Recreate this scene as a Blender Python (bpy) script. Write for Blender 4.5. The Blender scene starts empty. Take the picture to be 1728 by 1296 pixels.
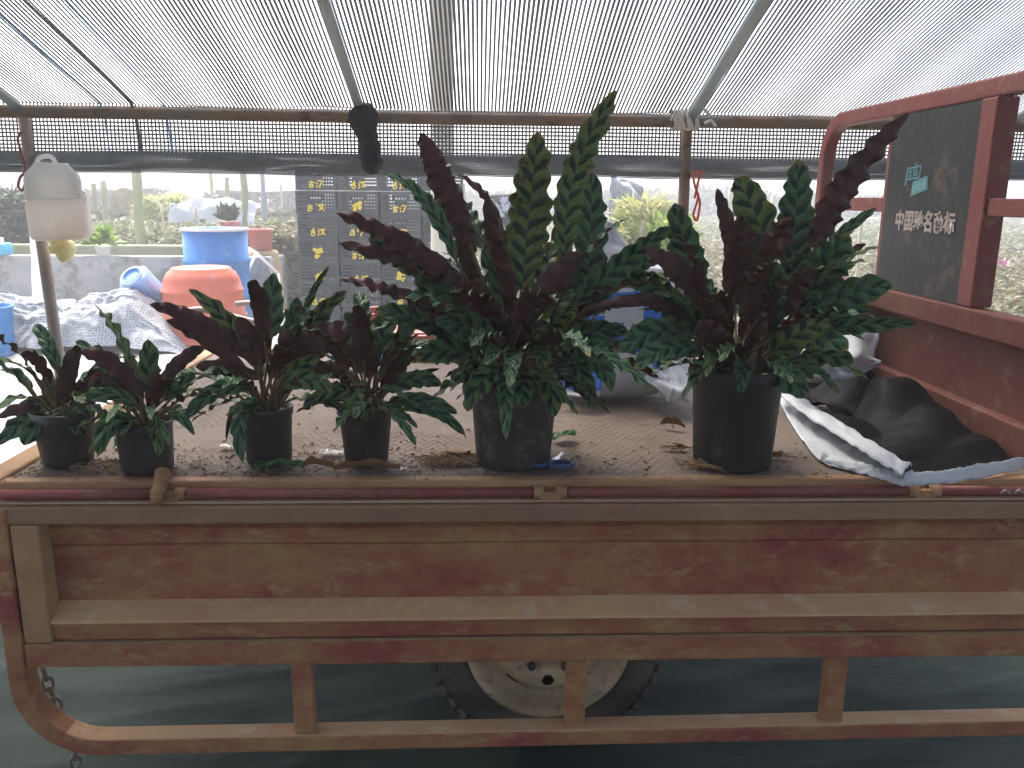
import bpy, bmesh, math, random
from mathutils import Vector, Matrix, noise
R = math.radians
random.seed(7)
sc = bpy.context.scene
COL = sc.collection
# ------------------------------------------------------------------ camera
FPX, CAMH = 1400.0, 1.23
YAW, PITCH, ROLL = R(2.4), R(12.8), R(0.6)
fw = Vector((math.sin(YAW)*math.cos(PITCH), math.cos(YAW)*math.cos(PITCH), -math.sin(PITCH)))
rt = fw.cross(Vector((0, 0, 1))).normalized(); up = rt.cross(fw)
rt2 = rt*math.cos(ROLL)+up*math.sin(ROLL); up2 = up*math.cos(ROLL)-rt*math.sin(ROLL)
CAM = Vector((0, 0, CAMH))
cd = bpy.data.cameras.new('camera'); co = bpy.data.objects.new('camera', cd); COL.objects.link(co)
cd.sensor_width = 36; cd.lens = FPX/1728*36; cd.clip_end = 2000; cd.clip_start = .02
M = Matrix.Identity(4)
for i in range(3):
    M[i][0] = rt2[i]; M[i][1] = up2[i]; M[i][2] = -fw[i]; M[i][3] = CAM[i]
co.matrix_world = M
sc.camera = co
def ray(x, y): return fw*FPX+rt2*(x-864)-up2*(y-648)
def oz(x, y, z): d = ray(x, y); return CAM+d*((z-CAMH)/d.z)
def oy(x, y, Y): d = ray(x, y); return CAM+d*(Y/d.y)
def ox(x, y, X): d = ray(x, y); return CAM+d*(X/d.x)
# ------------------------------------------------------------------ sky, sun, exposure
SUN_EL, SUN_AZ = R(58), R(-25)          # azimuth from +Y towards +X
w = bpy.data.worlds.new('World'); sc.world = w; w.use_nodes = True
nt = w.node_tree; bg = nt.nodes['Background']
sky = nt.nodes.new('ShaderNodeTexSky'); sky.sky_type = 'NISHITA'; sky.sun_disc = False
sky.sun_elevation = SUN_EL; sky.sun_rotation = SUN_AZ; sky.dust_density = 4.5; sky.air_density = .7; sky.ozone_density = .2
nt.links.new(sky.outputs[0], bg.inputs[0]); bg.inputs[1].default_value = .15
sl = bpy.data.lights.new('sun', 'SUN'); sl.energy = 1.5; sl.angle = R(20); sl.color = (1, .97, .92)
so = bpy.data.objects.new('sun', sl); COL.objects.link(so)
sd = Vector((math.sin(SUN_AZ)*math.cos(SUN_EL), math.cos(SUN_AZ)*math.cos(SUN_EL), math.sin(SUN_EL)))
so.rotation_euler = sd.to_track_quat('Z', 'Y').to_euler()
sc.view_settings.view_transform = 'Standard'; sc.view_settings.look = 'None'
sc.view_settings.gamma = 1; sc.view_settings.exposure = 2.15; sc.view_settings.use_curve_mapping = False
sc.render.engine = 'CYCLES'
HAZE = .0125

# ------------------------------------------------------------------ materials
MATS = {}
def mat(name, c1, c2=None, scale=8, rough=.7, bump=0, metal=0, stretch=(1, 1, 1), c3=None, t3=.62, s3=None, spec=.4, trans=0, coord='Object', bscale=None, lo=.35, hi=.65):
    m = bpy.data.materials.new(name); m.use_nodes = True; MATS[name] = m
    n = m.node_tree; P = n.nodes['Principled BSDF']
    P.inputs['Roughness'].default_value = rough; P.inputs['Metallic'].default_value = metal
    P.inputs['Specular IOR Level'].default_value = spec
    P.inputs['Base Color'].default_value = (*c1, 1)
    tc = n.nodes.new('ShaderNodeTexCoord'); mp = n.nodes.new('ShaderNodeMapping'); mp.inputs['Scale'].default_value = stretch
    n.links.new(tc.outputs[coord], mp.inputs[0])
    col = None
    if c2:
        nz = n.nodes.new('ShaderNodeTexNoise'); nz.inputs['Scale'].default_value = scale; nz.inputs['Detail'].default_value = 10; nz.inputs['Roughness'].default_value = .7
        n.links.new(mp.outputs[0], nz.inputs[0])
        cr = n.nodes.new('ShaderNodeValToRGB'); cr.color_ramp.elements[0].position = lo; cr.color_ramp.elements[1].position = hi
        cr.color_ramp.elements[0].color = (*c1, 1); cr.color_ramp.elements[1].color = (*c2, 1)
        n.links.new(nz.outputs[0], cr.inputs[0]); col = cr.outputs[0]
        if c3:
            nz3 = n.nodes.new('ShaderNodeTexNoise'); nz3.inputs['Scale'].default_value = s3 or scale*3.1; nz3.inputs['Detail'].default_value = 8; nz3.inputs['Roughness'].default_value = .7
            n.links.new(mp.outputs[0], nz3.inputs[0])
            r3 = n.nodes.new('ShaderNodeMapRange'); r3.inputs[1].default_value = t3-.08; r3.inputs[2].default_value = t3+.08
            n.links.new(nz3.outputs[0], r3.inputs[0])
            mx = n.nodes.new('ShaderNodeMix'); mx.data_type = 'RGBA'; mx.inputs[7].default_value = (*c3, 1)
            n.links.new(r3.outputs[0], mx.inputs[0]); n.links.new(col, mx.inputs[6]); col = mx.outputs[2]
        n.links.new(col, P.inputs['Base Color'])
    if bump:
        bz = n.nodes.new('ShaderNodeTexNoise'); bz.inputs['Scale'].default_value = bscale or scale*5; bz.inputs['Detail'].default_value = 6
        n.links.new(mp.outputs[0], bz.inputs[0])
        b = n.nodes.new('ShaderNodeBump'); b.inputs['Strength'].default_value = bump; b.inputs['Distance'].default_value = .01
        n.links.new(bz.outputs[0], b.inputs['Height']); n.links.new(b.outputs[0], P.inputs['Normal'])
    if trans:
        tr = n.nodes.new('ShaderNodeBsdfTranslucent'); tr.inputs[0].default_value = (*c1, 1)
        if col: n.links.new(col, tr.inputs[0])
        ms = n.nodes.new('ShaderNodeMixShader'); ms.inputs[0].default_value = trans
        n.links.new(P.outputs[0], ms.inputs[1]); n.links.new(tr.outputs[0], ms.inputs[2])
        n.links.new(ms.outputs[0], n.nodes['Material Output'].inputs[0])
    return m
RED = (.275, .066, .052); DUST = (.40, .225, .085)
m_red = mat('painted_red_steel', RED, DUST, 5.5, .62, .35, stretch=(.8, 1, 1.4), c3=(.44, .28, .13), t3=.61, s3=21, spec=.3, lo=.38, hi=.65)
m_red2 = mat('painted_red_steel_dusty', (.33, .16, .09), (.43, .27, .125), 5, .7, .3, stretch=(.8, 1, 1.4), c3=(.40, .29, .18), t3=.63, s3=20, spec=.25, lo=.34, hi=.6)
m_ledge = mat('toplit_ochre_steel', (.50, .26, .15), (.56, .38, .18), 4, .8, .3, stretch=(.7, 1, 1.2), c3=(.60, .45, .30), t3=.62, s3=18, spec=.2, lo=.36, hi=.62)  # paler ochre puts the top light on up-facing faces into the colour
m_brown = mat('dark_brown_grimy_steel', (.25, .135, .085), (.33, .215, .115), 5, .7, .3, stretch=(.7, 1, 1.3), c3=(.33, .21, .12), t3=.62, s3=22, spec=.25)
m_redc = mat('painted_red_steel_clean', (.23, .045, .042), (.20, .075, .055), 5, .55, .15, c3=(.28, .18, .11), t3=.62, s3=18, spec=.4)
m_rust = mat('rusty_galvanised_pipe', (.20, .19, .17), (.24, .13, .055), 9, .75, .3, stretch=(.6, 1, 1), c3=(.12, .06, .03), t3=.6, s3=22)
m_galv = mat('grey_green_pipe', (.22, .28, .28), (.30, .35, .34), 6, .5, .1)
m_bed = mat('dusty_tread_plate', (.175, .132, .097), (.225, .178, .136), 4.5, .75, .25, c3=(.16, .10, .08), t3=.6, s3=11, spec=.25)
m_tread = mat('worn_tread_bars', (.178, .136, .102), (.238, .19, .147), 6, .6, .1, spec=.35)
m_tyre = mat('dusty_black_rubber', (.060, .053, .042), (.14, .115, .082), 7, .85, .2)
m_rim = mat('dirty_cream_steel', (.60, .47, .29), (.44, .31, .18), 9, .55, .1, c3=(.20, .13, .08), t3=.63)
m_dark = mat('dark_steel', (.035, .032, .03), (.07, .055, .045), 9, .7)
m_mat = mat('woven_weed_mat', (.021, .034, .028), (.042, .058, .048), 3.5, .8, .4, stretch=(1, 2.2, 1), c3=(.046, .052, .042), t3=.62, s3=20, spec=.12, bscale=11)
m_conc = mat('pale_concrete', (.30, .30, .29), (.42, .415, .40), 1.3, .85, .2, c3=(.22, .21, .20), t3=.64, s3=3)
m_wallc = mat('stained_concrete', (.27, .265, .235), (.42, .41, .38), 2.2, .9, .3, c3=(.14, .15, .11), t3=.57, s3=5)
m_moss = mat('mossy_concrete', (.25, .28, .13), (.38, .38, .26), 3, .9, .2)
m_soil = mat('brown_soil', (.10, .07, .045), (.19, .14, .09), 6, .95, .5)
m_pot = mat('black_plastic', (.022, .024, .026), (.045, .045, .042), 9, .5, .05, c3=(.12, .10, .08), t3=.66, s3=25)
m_potd = mat('scuffed_black_plastic', (.035, .037, .038), (.075, .07, .062), 8, .62, .1, c3=(.19, .16, .13), t3=.62, s3=30)
m_bagp = mat('black_grow_bag', (.020, .022, .024), (.05, .05, .05), 12, .38, .6, bscale=25)
m_net = mat('shade_net_strand', (.14, .155, .16), (.19, .205, .21), 3, .7)
m_netd = mat('dark_net_cloth', (.16, .185, .19), (.21, .23, .235), 14, .8)
m_bluel = mat('blue_marker_thread', (.15, .38, .70), None, 1, .6)
m_blackcloth = mat('black_net_bundle', (.012, .016, .02), (.03, .035, .04), 18, .85, .8, bscale=60)
m_white = mat('white_plastic', (.86, .86, .84), (.80, .80, .78), 7, .45, .1, trans=.7)
m_stained = mat('stained_white_plastic', (.88, .86, .83), (.74, .62, .50), 5, .5, .1, trans=.7, lo=.5, hi=.8)
m_yellowbag = mat('pale_yellow_plastic', (.80, .74, .38), (.70, .66, .50), 6, .5, .2, trans=.3)
m_twine = mat('white_twine', (.70, .68, .62), None, 1, .9)
m_orange = mat('orange_strap', (.62, .10, .05), None, 1, .6)
m_redstrap = mat('dull_red_strap', (.30, .08, .05), None, 1, .7)
m_sheetb = mat('black_polythene', (.006, .006, .007), (.011, .011, .012), 5, .55, .15, bscale=40, spec=.09)
m_sheetw = mat('white_polythene', (.62, .64, .65), (.48, .52, .53), 6, .5, .25, bscale=20)
m_sack = mat('white_woven_sack', (.66, .67, .68), (.55, .56, .58), 7, .6, .4, bscale=45)
m_blue = mat('blue_print', (.045, .17, .60), (.06, .22, .68), 9, .5, .1)
m_bluedrum = mat('blue_drum_plastic', (.025, .17, .46), (.05, .24, .52), 3, .5, .05, c3=(.20, .34, .52), t3=.63, s3=7)
m_paleblue = mat('pale_blue_plastic', (.22, .38, .66), (.32, .48, .72), 4, .4)
m_cyan = mat('cyan_plastic', (.10, .46, .66), None, 4, .4)
m_orangedrum = mat('orange_plastic', (.52, .10, .045), (.58, .14, .075), 3, .5, .05, c3=(.56, .24, .15), t3=.62, s3=6)
m_terra = mat('terracotta_plastic', (.46, .14, .10), (.52, .20, .15), 4, .6)
m_jar = mat('mossy_terracotta', (.42, .22, .13), (.42, .40, .18), 3, .85, .2)
m_wood = mat('weathered_green_wood', (.34, .36, .17), (.44, .43, .26), 3, .85, .2, stretch=(3, 3, .4))
m_cream = mat('cream_post', (.55, .50, .38), (.44, .40, .30), 3, .85, .2, stretch=(2, 2, .4))
m_bamboo = mat('bamboo_stake', (.62, .55, .34), (.52, .46, .28), 6, .7)
m_crate = mat('dark_crate_plastic', (.014, .020, .020), (.030, .038, .037), 5, .55, .05)
m_yel = mat('yellow_paint', (.72, .54, .02), (.60, .44, .04), 20, .7)
m_label = mat('white_label', (.75, .75, .75), None, 1, .7)
m_straw = mat('straw_heap', (.26, .22, .12), (.38, .33, .20), 7, .95, .8, bscale=40)
m_rope = mat('straw_rope', (.40, .24, .11), (.30, .17, .07), 30, .95, .5)
m_board = mat('dirty_black_board', (.014, .018, .017), (.032, .034, .03), 6, .55, .15, c3=(.15, .10, .07), t3=.63, s3=7)
m_teal = mat('teal_paint', (.10, .36, .36), (.14, .28, .28), 18, .7)
m_paleteal = mat('pale_teal_paint', (.30, .50, .48), None, 1, .7)
m_char = mat('worn_white_paint', (.56, .50, .44), (.40, .33, .27), 25, .8, c3=(.05, .045, .04), t3=.60, s3=70)
m_rubbish = mat('dry_brown_leaf', (.16, .085, .04), (.25, .15, .07), 12, .8)
m_fibre = mat('dry_root_fibre', (.26, .16, .085), (.36, .24, .13), 14, .95)
m_handle = mat('blue_scissor_plastic', (.03, .065, .14), (.05, .09, .17), 12, .5)
m_blade = mat('scissor_steel', (.55, .55, .55), None, 1, .3, metal=.9)
m_stem = mat('tan_leaf_stalk', (.20, .11, .045), (.10, .075, .035), 14, .6)
m_whitesheet = mat('sunlit_white_net', (.62, .63, .63), (.50, .52, .53), 2, .8, trans=.3)
m_greynet = mat('grey_net_sack', (.34, .35, .345), (.50, .51, .50), 5, .85, .5, bscale=30)
def add_grid(m, sc_, dark):
    n = m.node_tree; P = n.nodes['Principled BSDF']; src = P.inputs['Base Color'].links[0].from_socket
    tc = n.nodes.new('ShaderNodeTexCoord'); last = None
    for ax in ('X', 'Y', 'Z'):
        wv = n.nodes.new('ShaderNodeTexWave'); wv.wave_type = 'BANDS'; wv.bands_direction = ax; wv.inputs['Scale'].default_value = sc_; wv.inputs['Distortion'].default_value = 1.2; wv.inputs['Detail Scale'].default_value = .4
        n.links.new(tc.outputs['Object'], wv.inputs[0])
        if last is None: last = wv.outputs['Fac']
        else:
            k = n.nodes.new('ShaderNodeMath'); k.operation = 'MAXIMUM'; n.links.new(last, k.inputs[0]); n.links.new(wv.outputs['Fac'], k.inputs[1]); last = k.outputs[0]
    mr = n.nodes.new('ShaderNodeMapRange'); mr.inputs[1].default_value = .6; mr.inputs[2].default_value = .95; n.links.new(last, mr.inputs[0])
    mx = n.nodes.new('ShaderNodeMix'); mx.data_type = 'RGBA'; mx.inputs[6].default_value = (*dark, 1); n.links.new(mr.outputs[0], mx.inputs[0]); n.links.new(src, mx.inputs[7]); n.links.new(mx.outputs[2], P.inputs['Base Color'])
add_grid(m_greynet, 17, (.20, .21, .21))
m_enamel = mat('red_white_enamel', (.70, .66, .64), (.50, .10, .08), 14, .4, lo=.5, hi=.56)
m_blackin = mat('black_enamel', (.012, .012, .012), None, 1, .35)
m_redcart = mat('red_cart_paint', (.34, .075, .06), (.28, .12, .09), 6, .6)
m_pinkpipe = mat('worn_pink_pipe', (.42, .27, .24), (.46, .36, .31), 9, .6)
m_greypipe = mat('worn_grey_pipe', (.36, .32, .29), (.30, .24, .20), 9, .6)

def leafmat(name, cols, trans, dark=.9, scale=120, coord='Object'):
    return mat(name, cols[0], cols[1], scale, .6, 0, c3=cols[2], t3=.58, s3=scale*.6, trans=trans, coord=coord, lo=.42, hi=.58)
m_field = leafmat('bedding_leaves', ((.06, .075, .03), (.23, .21, .11), (.15, .10, .06)), .35, scale=9)
m_field2 = leafmat('pale_bedding_leaves', ((.07, .095, .04), (.19, .22, .10), (.27, .24, .14)), .35, scale=11)
m_bush = leafmat('bright_leaves', ((.16, .28, .05), (.30, .40, .09), (.38, .42, .14)), .4, scale=9)
m_darkbush = leafmat('dark_shrub_leaves', ((.035, .065, .035), (.07, .11, .06), (.05, .08, .04)), .25, scale=7)
m_dryfrond = leafmat('dry_yellow_fronds', ((.42, .40, .18), (.30, .38, .12), (.52, .46, .28)), .4, scale=7)

def calathea_top():
    m = bpy.data.materials.new('calathea_upper'); m.use_nodes = True; n = m.node_tree; L = n.links
    P = n.nodes['Principled BSDF']
    uv = n.nodes.new('ShaderNodeUVMap'); uv.uv_map = 'pat'
    st = n.nodes.new('ShaderNodeUVMap'); st.uv_map = 'st'
    sp = n.nodes.new('ShaderNodeSeparateXYZ'); L.new(uv.outputs[0], sp.inputs[0])
    s2 = n.nodes.new('ShaderNodeSeparateXYZ'); L.new(st.outputs[0], s2.inputs[0])
    def mth(op, a, b=None, c=None):
        k = n.nodes.new('ShaderNodeMath'); k.operation = op
        for i, v in enumerate((a, b, c)):
            if v is None: continue
            if isinstance(v, (int, float)): k.inputs[i].default_value = v
            else: L.new(v, k.inputs[i])
        return k.outputs[0]
    s = mth('SUBTRACT', mth('MULTIPLY', sp.outputs[0], 2), 1); a = mth('ABSOLUTE', s)
    side = mth('MULTIPLY', mth('GREATER_THAN', s, 0), .5)
    tc = n.nodes.new('ShaderNodeTexCoord')
    nz = n.nodes.new('ShaderNodeTexNoise'); nz.inputs['Scale'].default_value = 35; L.new(tc.outputs['Object'], nz.inputs[0])
    q = mth('ADD', mth('SUBTRACT', mth('ADD', sp.outputs[1], side), mth('MULTIPLY', a, .75)), mth('MULTIPLY', nz.outputs[0], .25))
    sn = mth('SINE', mth('MULTIPLY', q, 2*math.pi))
    edge = mth('MULTIPLY', mth('SUBTRACT', a, .52), 2.6)
    v = mth('SUBTRACT', sn, mth('MAXIMUM', edge, 0))
    mr = n.nodes.new('ShaderNodeMapRange'); mr.inputs[1].default_value = -.2; mr.inputs[2].default_value = .4; L.new(v, mr.inputs[0])
    oi = n.nodes.new('ShaderNodeObjectInfo')
    g = n.nodes.new('ShaderNodeValToRGB'); e = g.color_ramp.elements
    e[0].position = 0; e[0].color = (.085, .205, .085, 1); e[1].position = 1; e[1].color = (.19, .26, .07, 1)
    e2 = g.color_ramp.elements.new(.62); e2.color = (.11, .25, .10, 1)
    L.new(oi.outputs['Random'], g.inputs[0])
    mx = n.nodes.new('ShaderNodeMix'); mx.data_type = 'RGBA'; L.new(mr.outputs[0], mx.inputs[0]); L.new(g.outputs[0], mx.inputs[6]); mx.inputs[7].default_value = (.020, .062, .038, 1)
    # pale midrib
    rib = mth('LESS_THAN', a, .045)
    mx2 = n.nodes.new('ShaderNodeMix'); mx2.data_type = 'RGBA'; L.new(mth('MULTIPLY', rib, .6), mx2.inputs[0]); L.new(mx.outputs[2], mx2.inputs[6]); mx2.inputs[7].default_value = (.07, .15, .05, 1)
    # yellow / brown scorched margins and tips
    nz2 = n.nodes.new('ShaderNodeTexNoise'); nz2.inputs['Scale'].default_value = 22; nz2.inputs['Detail'].default_value = 5; L.new(tc.outputs['Object'], nz2.inputs[0])
    brn = mth('ADD', mth('MULTIPLY', mth('POWER', s2.outputs[1], 9), .55), mth('ADD', mth('MULTIPLY', mth('POWER', a, 8), .22), mth('MULTIPLY', nz2.outputs[0], .75)))
    mb = n.nodes.new('ShaderNodeMapRange'); mb.inputs[1].default_value = .72; mb.inputs[2].default_value = .9; L.new(brn, mb.inputs[0])
    mx3 = n.nodes.new('ShaderNodeMix'); mx3.data_type = 'RGBA'; L.new(mth('MULTIPLY', mb.outputs[0], .8), mx3.inputs[0]); L.new(mx2.outputs[2], mx3.inputs[6]); mx3.inputs[7].default_value = (.30, .21, .07, 1)
    L.new(mx3.outputs[2], P.inputs['Base Color'])
    P.inputs['Roughness'].default_value = .42; P.inputs['Specular IOR Level'].default_value = .4
    # vein relief
    w = n.nodes.new('ShaderNodeBump'); w.inputs['Strength'].default_value = .35; w.inputs['Distance'].default_value = .004
    L.new(mth('SINE', mth('MULTIPLY', mth('SUBTRACT', sp.outputs[1], mth('MULTIPLY', a, .75)), 4*math.pi)), w.inputs['Height']); L.new(w.outputs[0], P.inputs['Normal'])
    tr = n.nodes.new('ShaderNodeBsdfTranslucent'); L.new(mx3.outputs[2], tr.inputs[0])
    ms = n.nodes.new('ShaderNodeMixShader'); ms.inputs[0].default_value = .3
    L.new(P.outputs[0], ms.inputs[1]); L.new(tr.outputs[0], ms.inputs[2]); L.new(ms.outputs[0], n.nodes['Material Output'].inputs[0])
    return m
m_ltop = calathea_top()
m_lund = mat('calathea_underside', (.055, .018, .019), (.115, .034, .032), 16, .5, 0, trans=.25, c3=(.03, .012, .012), t3=.58, s3=40)

# ------------------------------------------------------------------ mesh helpers
class MB:
    def __init__(s): s.v = []; s.f = []; s.m = []; s.sm = []
    def add(s, v, f, m=0, smooth=False):
        o = len(s.v); s.v += [tuple(x) for x in v]; s.f += [tuple(i+o for i in q) for q in f]
        s.m += [m]*len(f); s.sm += [smooth]*len(f); return s
    def box(s, x0, x1, y0, y1, z0, z1, m=0):
        v = [(x, y, z) for x in (x0, x1) for y in (y0, y1) for z in (z0, z1)]
        return s.add(v, [(0, 1, 3, 2), (4, 6, 7, 5), (0, 4, 5, 1), (2, 3, 7, 6), (0, 2, 6, 4), (1, 5, 7, 3)], m)
    def bar(s, a, b, w, h, upv=(0, 0, 1), m=0):
        a = Vector(a); b = Vector(b); t = (b-a).normalized(); sd = t.cross(Vector(upv))
        if sd.length < 1e-4: sd = t.cross(Vector((1, 0, 0)))
        sd.normalize(); u = sd.cross(t)
        v = [p+sd*(w/2*i)+u*(h/2*j) for p in (a, b) for i, j in ((-1, -1), (1, -1), (1, 1), (-1, 1))]
        return s.add(v, [(3, 2, 1, 0), (4, 5, 6, 7), (0, 1, 5, 4), (1, 2, 6, 5), (2, 3, 7, 6), (3, 0, 4, 7)], m)
    def sweep(s, pts, sec, m=0, smooth=False, ref=(0, 0, 1), caps=True):
        """sec: list of (side, up) offsets, or callable(i)->list"""
        pts = [Vector(p) for p in pts]; n = len(pts); rings = []
        prev = None
        for i, p in enumerate(pts):
            t = (pts[min(i+1, n-1)]-pts[max(i-1, 0)]).normalized()
            sd = t.cross(Vector(ref))
            if sd.length < .05: sd = prev if prev is not None else t.cross(Vector((0, 1, 0)))
            sd = sd.normalized(); prev = sd; u = sd.cross(t)
            ss = sec(i) if callable(sec) else sec
            rings.append([p+sd*a+u*b for a, b in ss])
        k = len(rings[0]); v = [q for r_ in rings for q in r_]
        f = [(i*k+j, i*k+(j+1) % k, (i+1)*k+(j+1) % k, (i+1)*k+j) for i in range(n-1) for j in range(k)]
        if caps: f += [tuple(range(k))[::-1], tuple((n-1)*k+j for j in range(k))]
        return s.add(v, f, m, smooth)
    def tube(s, pts, r, n=10, m=0, ref=(0, 0, 1)):
        rr = (lambda i: r[i]) if isinstance(r, (list, tuple)) else (lambda i: r)
        return s.sweep(pts, lambda i: [(rr(i)*math.cos(2*math.pi*j/n), rr(i)*math.sin(2*math.pi*j/n)) for j in range(n)], m, True, ref)
    def lathe(s, prof, n=32, m=0, c=(0, 0, 0), axis='z', closed=False, smooth=True, jit=None):
        v = []
        for r, h in prof:
            for j in range(n):
                a = 2*math.pi*j/n; rr = r*(1+(jit(a, h) if jit else 0))
                x, y = rr*math.cos(a), rr*math.sin(a)
                v.append((c[0]+x, c[1]+y, c[2]+h) if axis == 'z' else (c[0]+x, c[1]+h, c[2]+y))
        k = len(prof); f = []
        for i in range(k-1 if not closed else k):
            i2 = (i+1) % k
            for j in range(n):
                q = (i*n+j, i*n+(j+1) % n, i2*n+(j+1) % n, i2*n+j)
                f.append(q if axis == 'z' else q[::-1])
        return s.add(v, f, m, smooth)
    def grid(s, fn, nu, nv, m=0, smooth=True, thick=0):
        v = [fn(i/nu, j/nv) for j in range(nv+1) for i in range(nu+1)]
        f = [(j*(nu+1)+i, j*(nu+1)+i+1, (j+1)*(nu+1)+i+1, (j+1)*(nu+1)+i) for j in range(nv) for i in range(nu)]
        return s.add(v, f, m, smooth)
    def build(s, name, mats, parent=None, bevel=0, solid=0, soffset=0, sub=0):
        me = bpy.data.meshes.new(name); me.from_pydata(s.v, [], s.f)
        if not isinstance(mats, (list, tuple)): mats = [mats]
        for q in mats: me.materials.append(q)
        me.polygons.foreach_set('material_index', s.m); me.polygons.foreach_set('use_smooth', s.sm); me.update()
        o = bpy.data.objects.new(name, me); COL.objects.link(o)
        if parent: o.parent = parent
        if solid:
            md = o.modifiers.new('solid', 'SOLIDIFY'); md.thickness = solid; md.offset = soffset
        if bevel:
            md = o.modifiers.new('bevel', 'BEVEL'); md.width = bevel; md.segments = 2; md.limit_method = 'ANGLE'; md.angle_limit = R(40)
        return o
def tag(o, label=None, cat=None, group=None, kind=None):
    if label: o['label'] = label
    if cat: o['category'] = cat
    if group: o['group'] = group
    if kind: o['kind'] = kind
    return o
def empty(name, loc, label=None, cat=None, group=None):
    o = bpy.data.objects.new(name, None); COL.objects.link(o); o.location = loc; o.empty_display_size = .1
    tag(o, label, cat, group); return o
def child(o, p):                      # mesh built in world coordinates -> child of p
    o.parent = p; o.matrix_parent_inverse = Matrix.Translation(p.location).inverted(); return o
def base_at(o, loc):                  # move the origin of a world-built mesh to its base
    loc = Vector(loc); o.data.transform(Matrix.Translation(-loc)); o.location = loc; return o
def textmesh(s, size, off=0):
    c = bpy.data.curves.new('t', 'FONT'); c.body = s; c.size = size; c.offset = off; c.align_x = 'CENTER'; c.align_y = 'CENTER'
    o = bpy.data.objects.new('t', c); COL.objects.link(o); bpy.context.view_layer.update()
    me = bpy.data.meshes.new_from_object(o.evaluated_get(bpy.context.evaluated_depsgraph_get()))
    bpy.data.objects.remove(o); return me
def smooth_path(pts, n=6):
    pts = [Vector(p) for p in pts]; out = []
    for i in range(len(pts)-1):
        p0 = pts[max(i-1, 0)]; p1 = pts[i]; p2 = pts[i+1]; p3 = pts[min(i+2, len(pts)-1)]
        for k in range(n):
            t = k/n
            out.append(.5*((2*p1)+(p2-p0)*t+(2*p0-5*p1+4*p2-p3)*t*t+(3*p1-p0-3*p2+p3)*t**3))
    out.append(pts[-1]); return out
def nz(x, y, z=0, s=1): return noise.noise(Vector((x*s, y*s, z*s)))

# ================================================================== SETTING
mb = MB(); mb.add([(-120, -60, -.02), (120, -60, -.02), (120, 160, -.02), (-120, 160, -.02)], [(0, 1, 2, 3)])
tag(mb.build('ground', m_soil), kind='structure')
# weed mat under the tricycle: a wrinkled sheet
def weed(u, v):
    x = -4.5+9.5*u; y = -3+6.6*v
    h = .016*(1-abs(nz(x*.6+y*.2, y*2.6-x*.8, 3, 1.5))*2.2)**3*.5+.012*(1-abs(nz(x*.9, y*5-x*1.6, 8, 1.3))*2)**3*.5+.005*nz(x, y*2, 5, 4)
    return (x, y, -.004+h)
tag(MB().grid(weed, 260, 420).build('weed_mat_ground', m_mat), kind='structure')
mb = MB(); mb.grid(lambda u, v: (-16+32*u, 3.55+4.9*v, .004+.006*nz(u*30, v*9)), 60, 16)
tag(mb.build('concrete_path', m_conc), kind='structure')

# ================================================================== SHADE NET STRUCTURE
EY, EZ, SL = 3.1, 1.50, math.tan(R(18))
RAFT = [-4.0, -2.8, -1.6, -.414, .764, 1.95, 3.15, 4.4]
def roof(x, y):
    z = EZ+(EY-y)*SL+.034
    k = min(abs(x-q) for q in RAFT)
    return z-.022*min(k/.5, 1)*(.2+.8*min((EY-y)/.8, 1))+.010*nz(x*1.8, y*2.2)+.004*nz(x*6, y*2)
net = MB()
P_ = .0128; YR = -2.4
x = -5.2; i = 0
ys = [EY-.0+.02-(EY-YR)*k/20 for k in range(21)]
while x < 5.2:
    wd = .0037*(1+.12*math.sin(i*12.9))
    v = []
    for yy in ys:
        v += [(x-wd, yy, roof(x, yy)), (x+wd, yy, roof(x, yy))]
    net.add(v, [(2*k, 2*k+1, 2*k+3, 2*k+2) for k in range(len(ys)-1)])
    x += P_; i += 1
xs = [-5.2+10.4*k/52 for k in range(53)]
y = EY
while y > YR:
    v = []
    for xx in xs:
        v += [(xx, y-.0026, roof(xx, y)+.0012), (xx, y+.0026, roof(xx, y)+.0012)]
    net.add(v, [(2*k, 2*k+1, 2*k+3, 2*k+2) for k in range(len(xs)-1)])
    y -= .0125
# unseen rear roof slope: coarser strands, closed up to darken the inside
zr = EZ+(EY-YR)*SL+.034
x = -5.2
while x < 5.2:
    net.add([(x, YR, zr), (x+.052, YR, zr), (x+.052, -8, zr-1.7), (x, -8, zr-1.7)], [(0, 1, 2, 3)]); x += .06
# unseen net wall added behind the camera to dim the interior
for k in range(170):
    x = -5.2+k*.0612
    net.add([(x, -8, zr-1.7), (x+.026, -8, zr-1.7), (x+.026, -8.1, .0), (x, -8.1, .0)], [(0, 1, 2, 3)])
# valance hanging over the eave pipe
def vx(x, z): return EY+.034+.018*nz(x*1.3, z*3, 2)+.006*nz(x*6, z*8)
def hemz(x): return 1.365+.012*nz(x*.9, 7)
x = -4.5
while x < 4.5:
    zt = roof(x, EY)+.0; hz = hemz(x); v = []
    for k in range(5):
        z = zt-(zt-hz)*k/4; v += [(x-.0030, vx(x, z), z), (x+.0030, vx(x, z), z)]
    net.add(v, [(2*k, 2*k+1, 2*k+3, 2*k+2) for k in range(4)]); x += .0132
xs2 = [-4.5+9*k/180 for k in range(181)]
z = 1.522
while z > 1.36:
    v = []
    for xx in xs2: v += [(xx, vx(xx, z)+.0015, z-.0030), (xx, vx(xx, z)+.0015, z+.0030)]
    net.add(v, [(2*k, 2*k+1, 2*k+3, 2*k+2) for k in range(180)]); z -= .0132
root = empty('shade_net_roof', (0, EY, 1.3), 'grey mesh shade net sloping over the truck with a dark rolled hem', 'shade net')
child(net.build('mesh_net', m_net), root)
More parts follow.
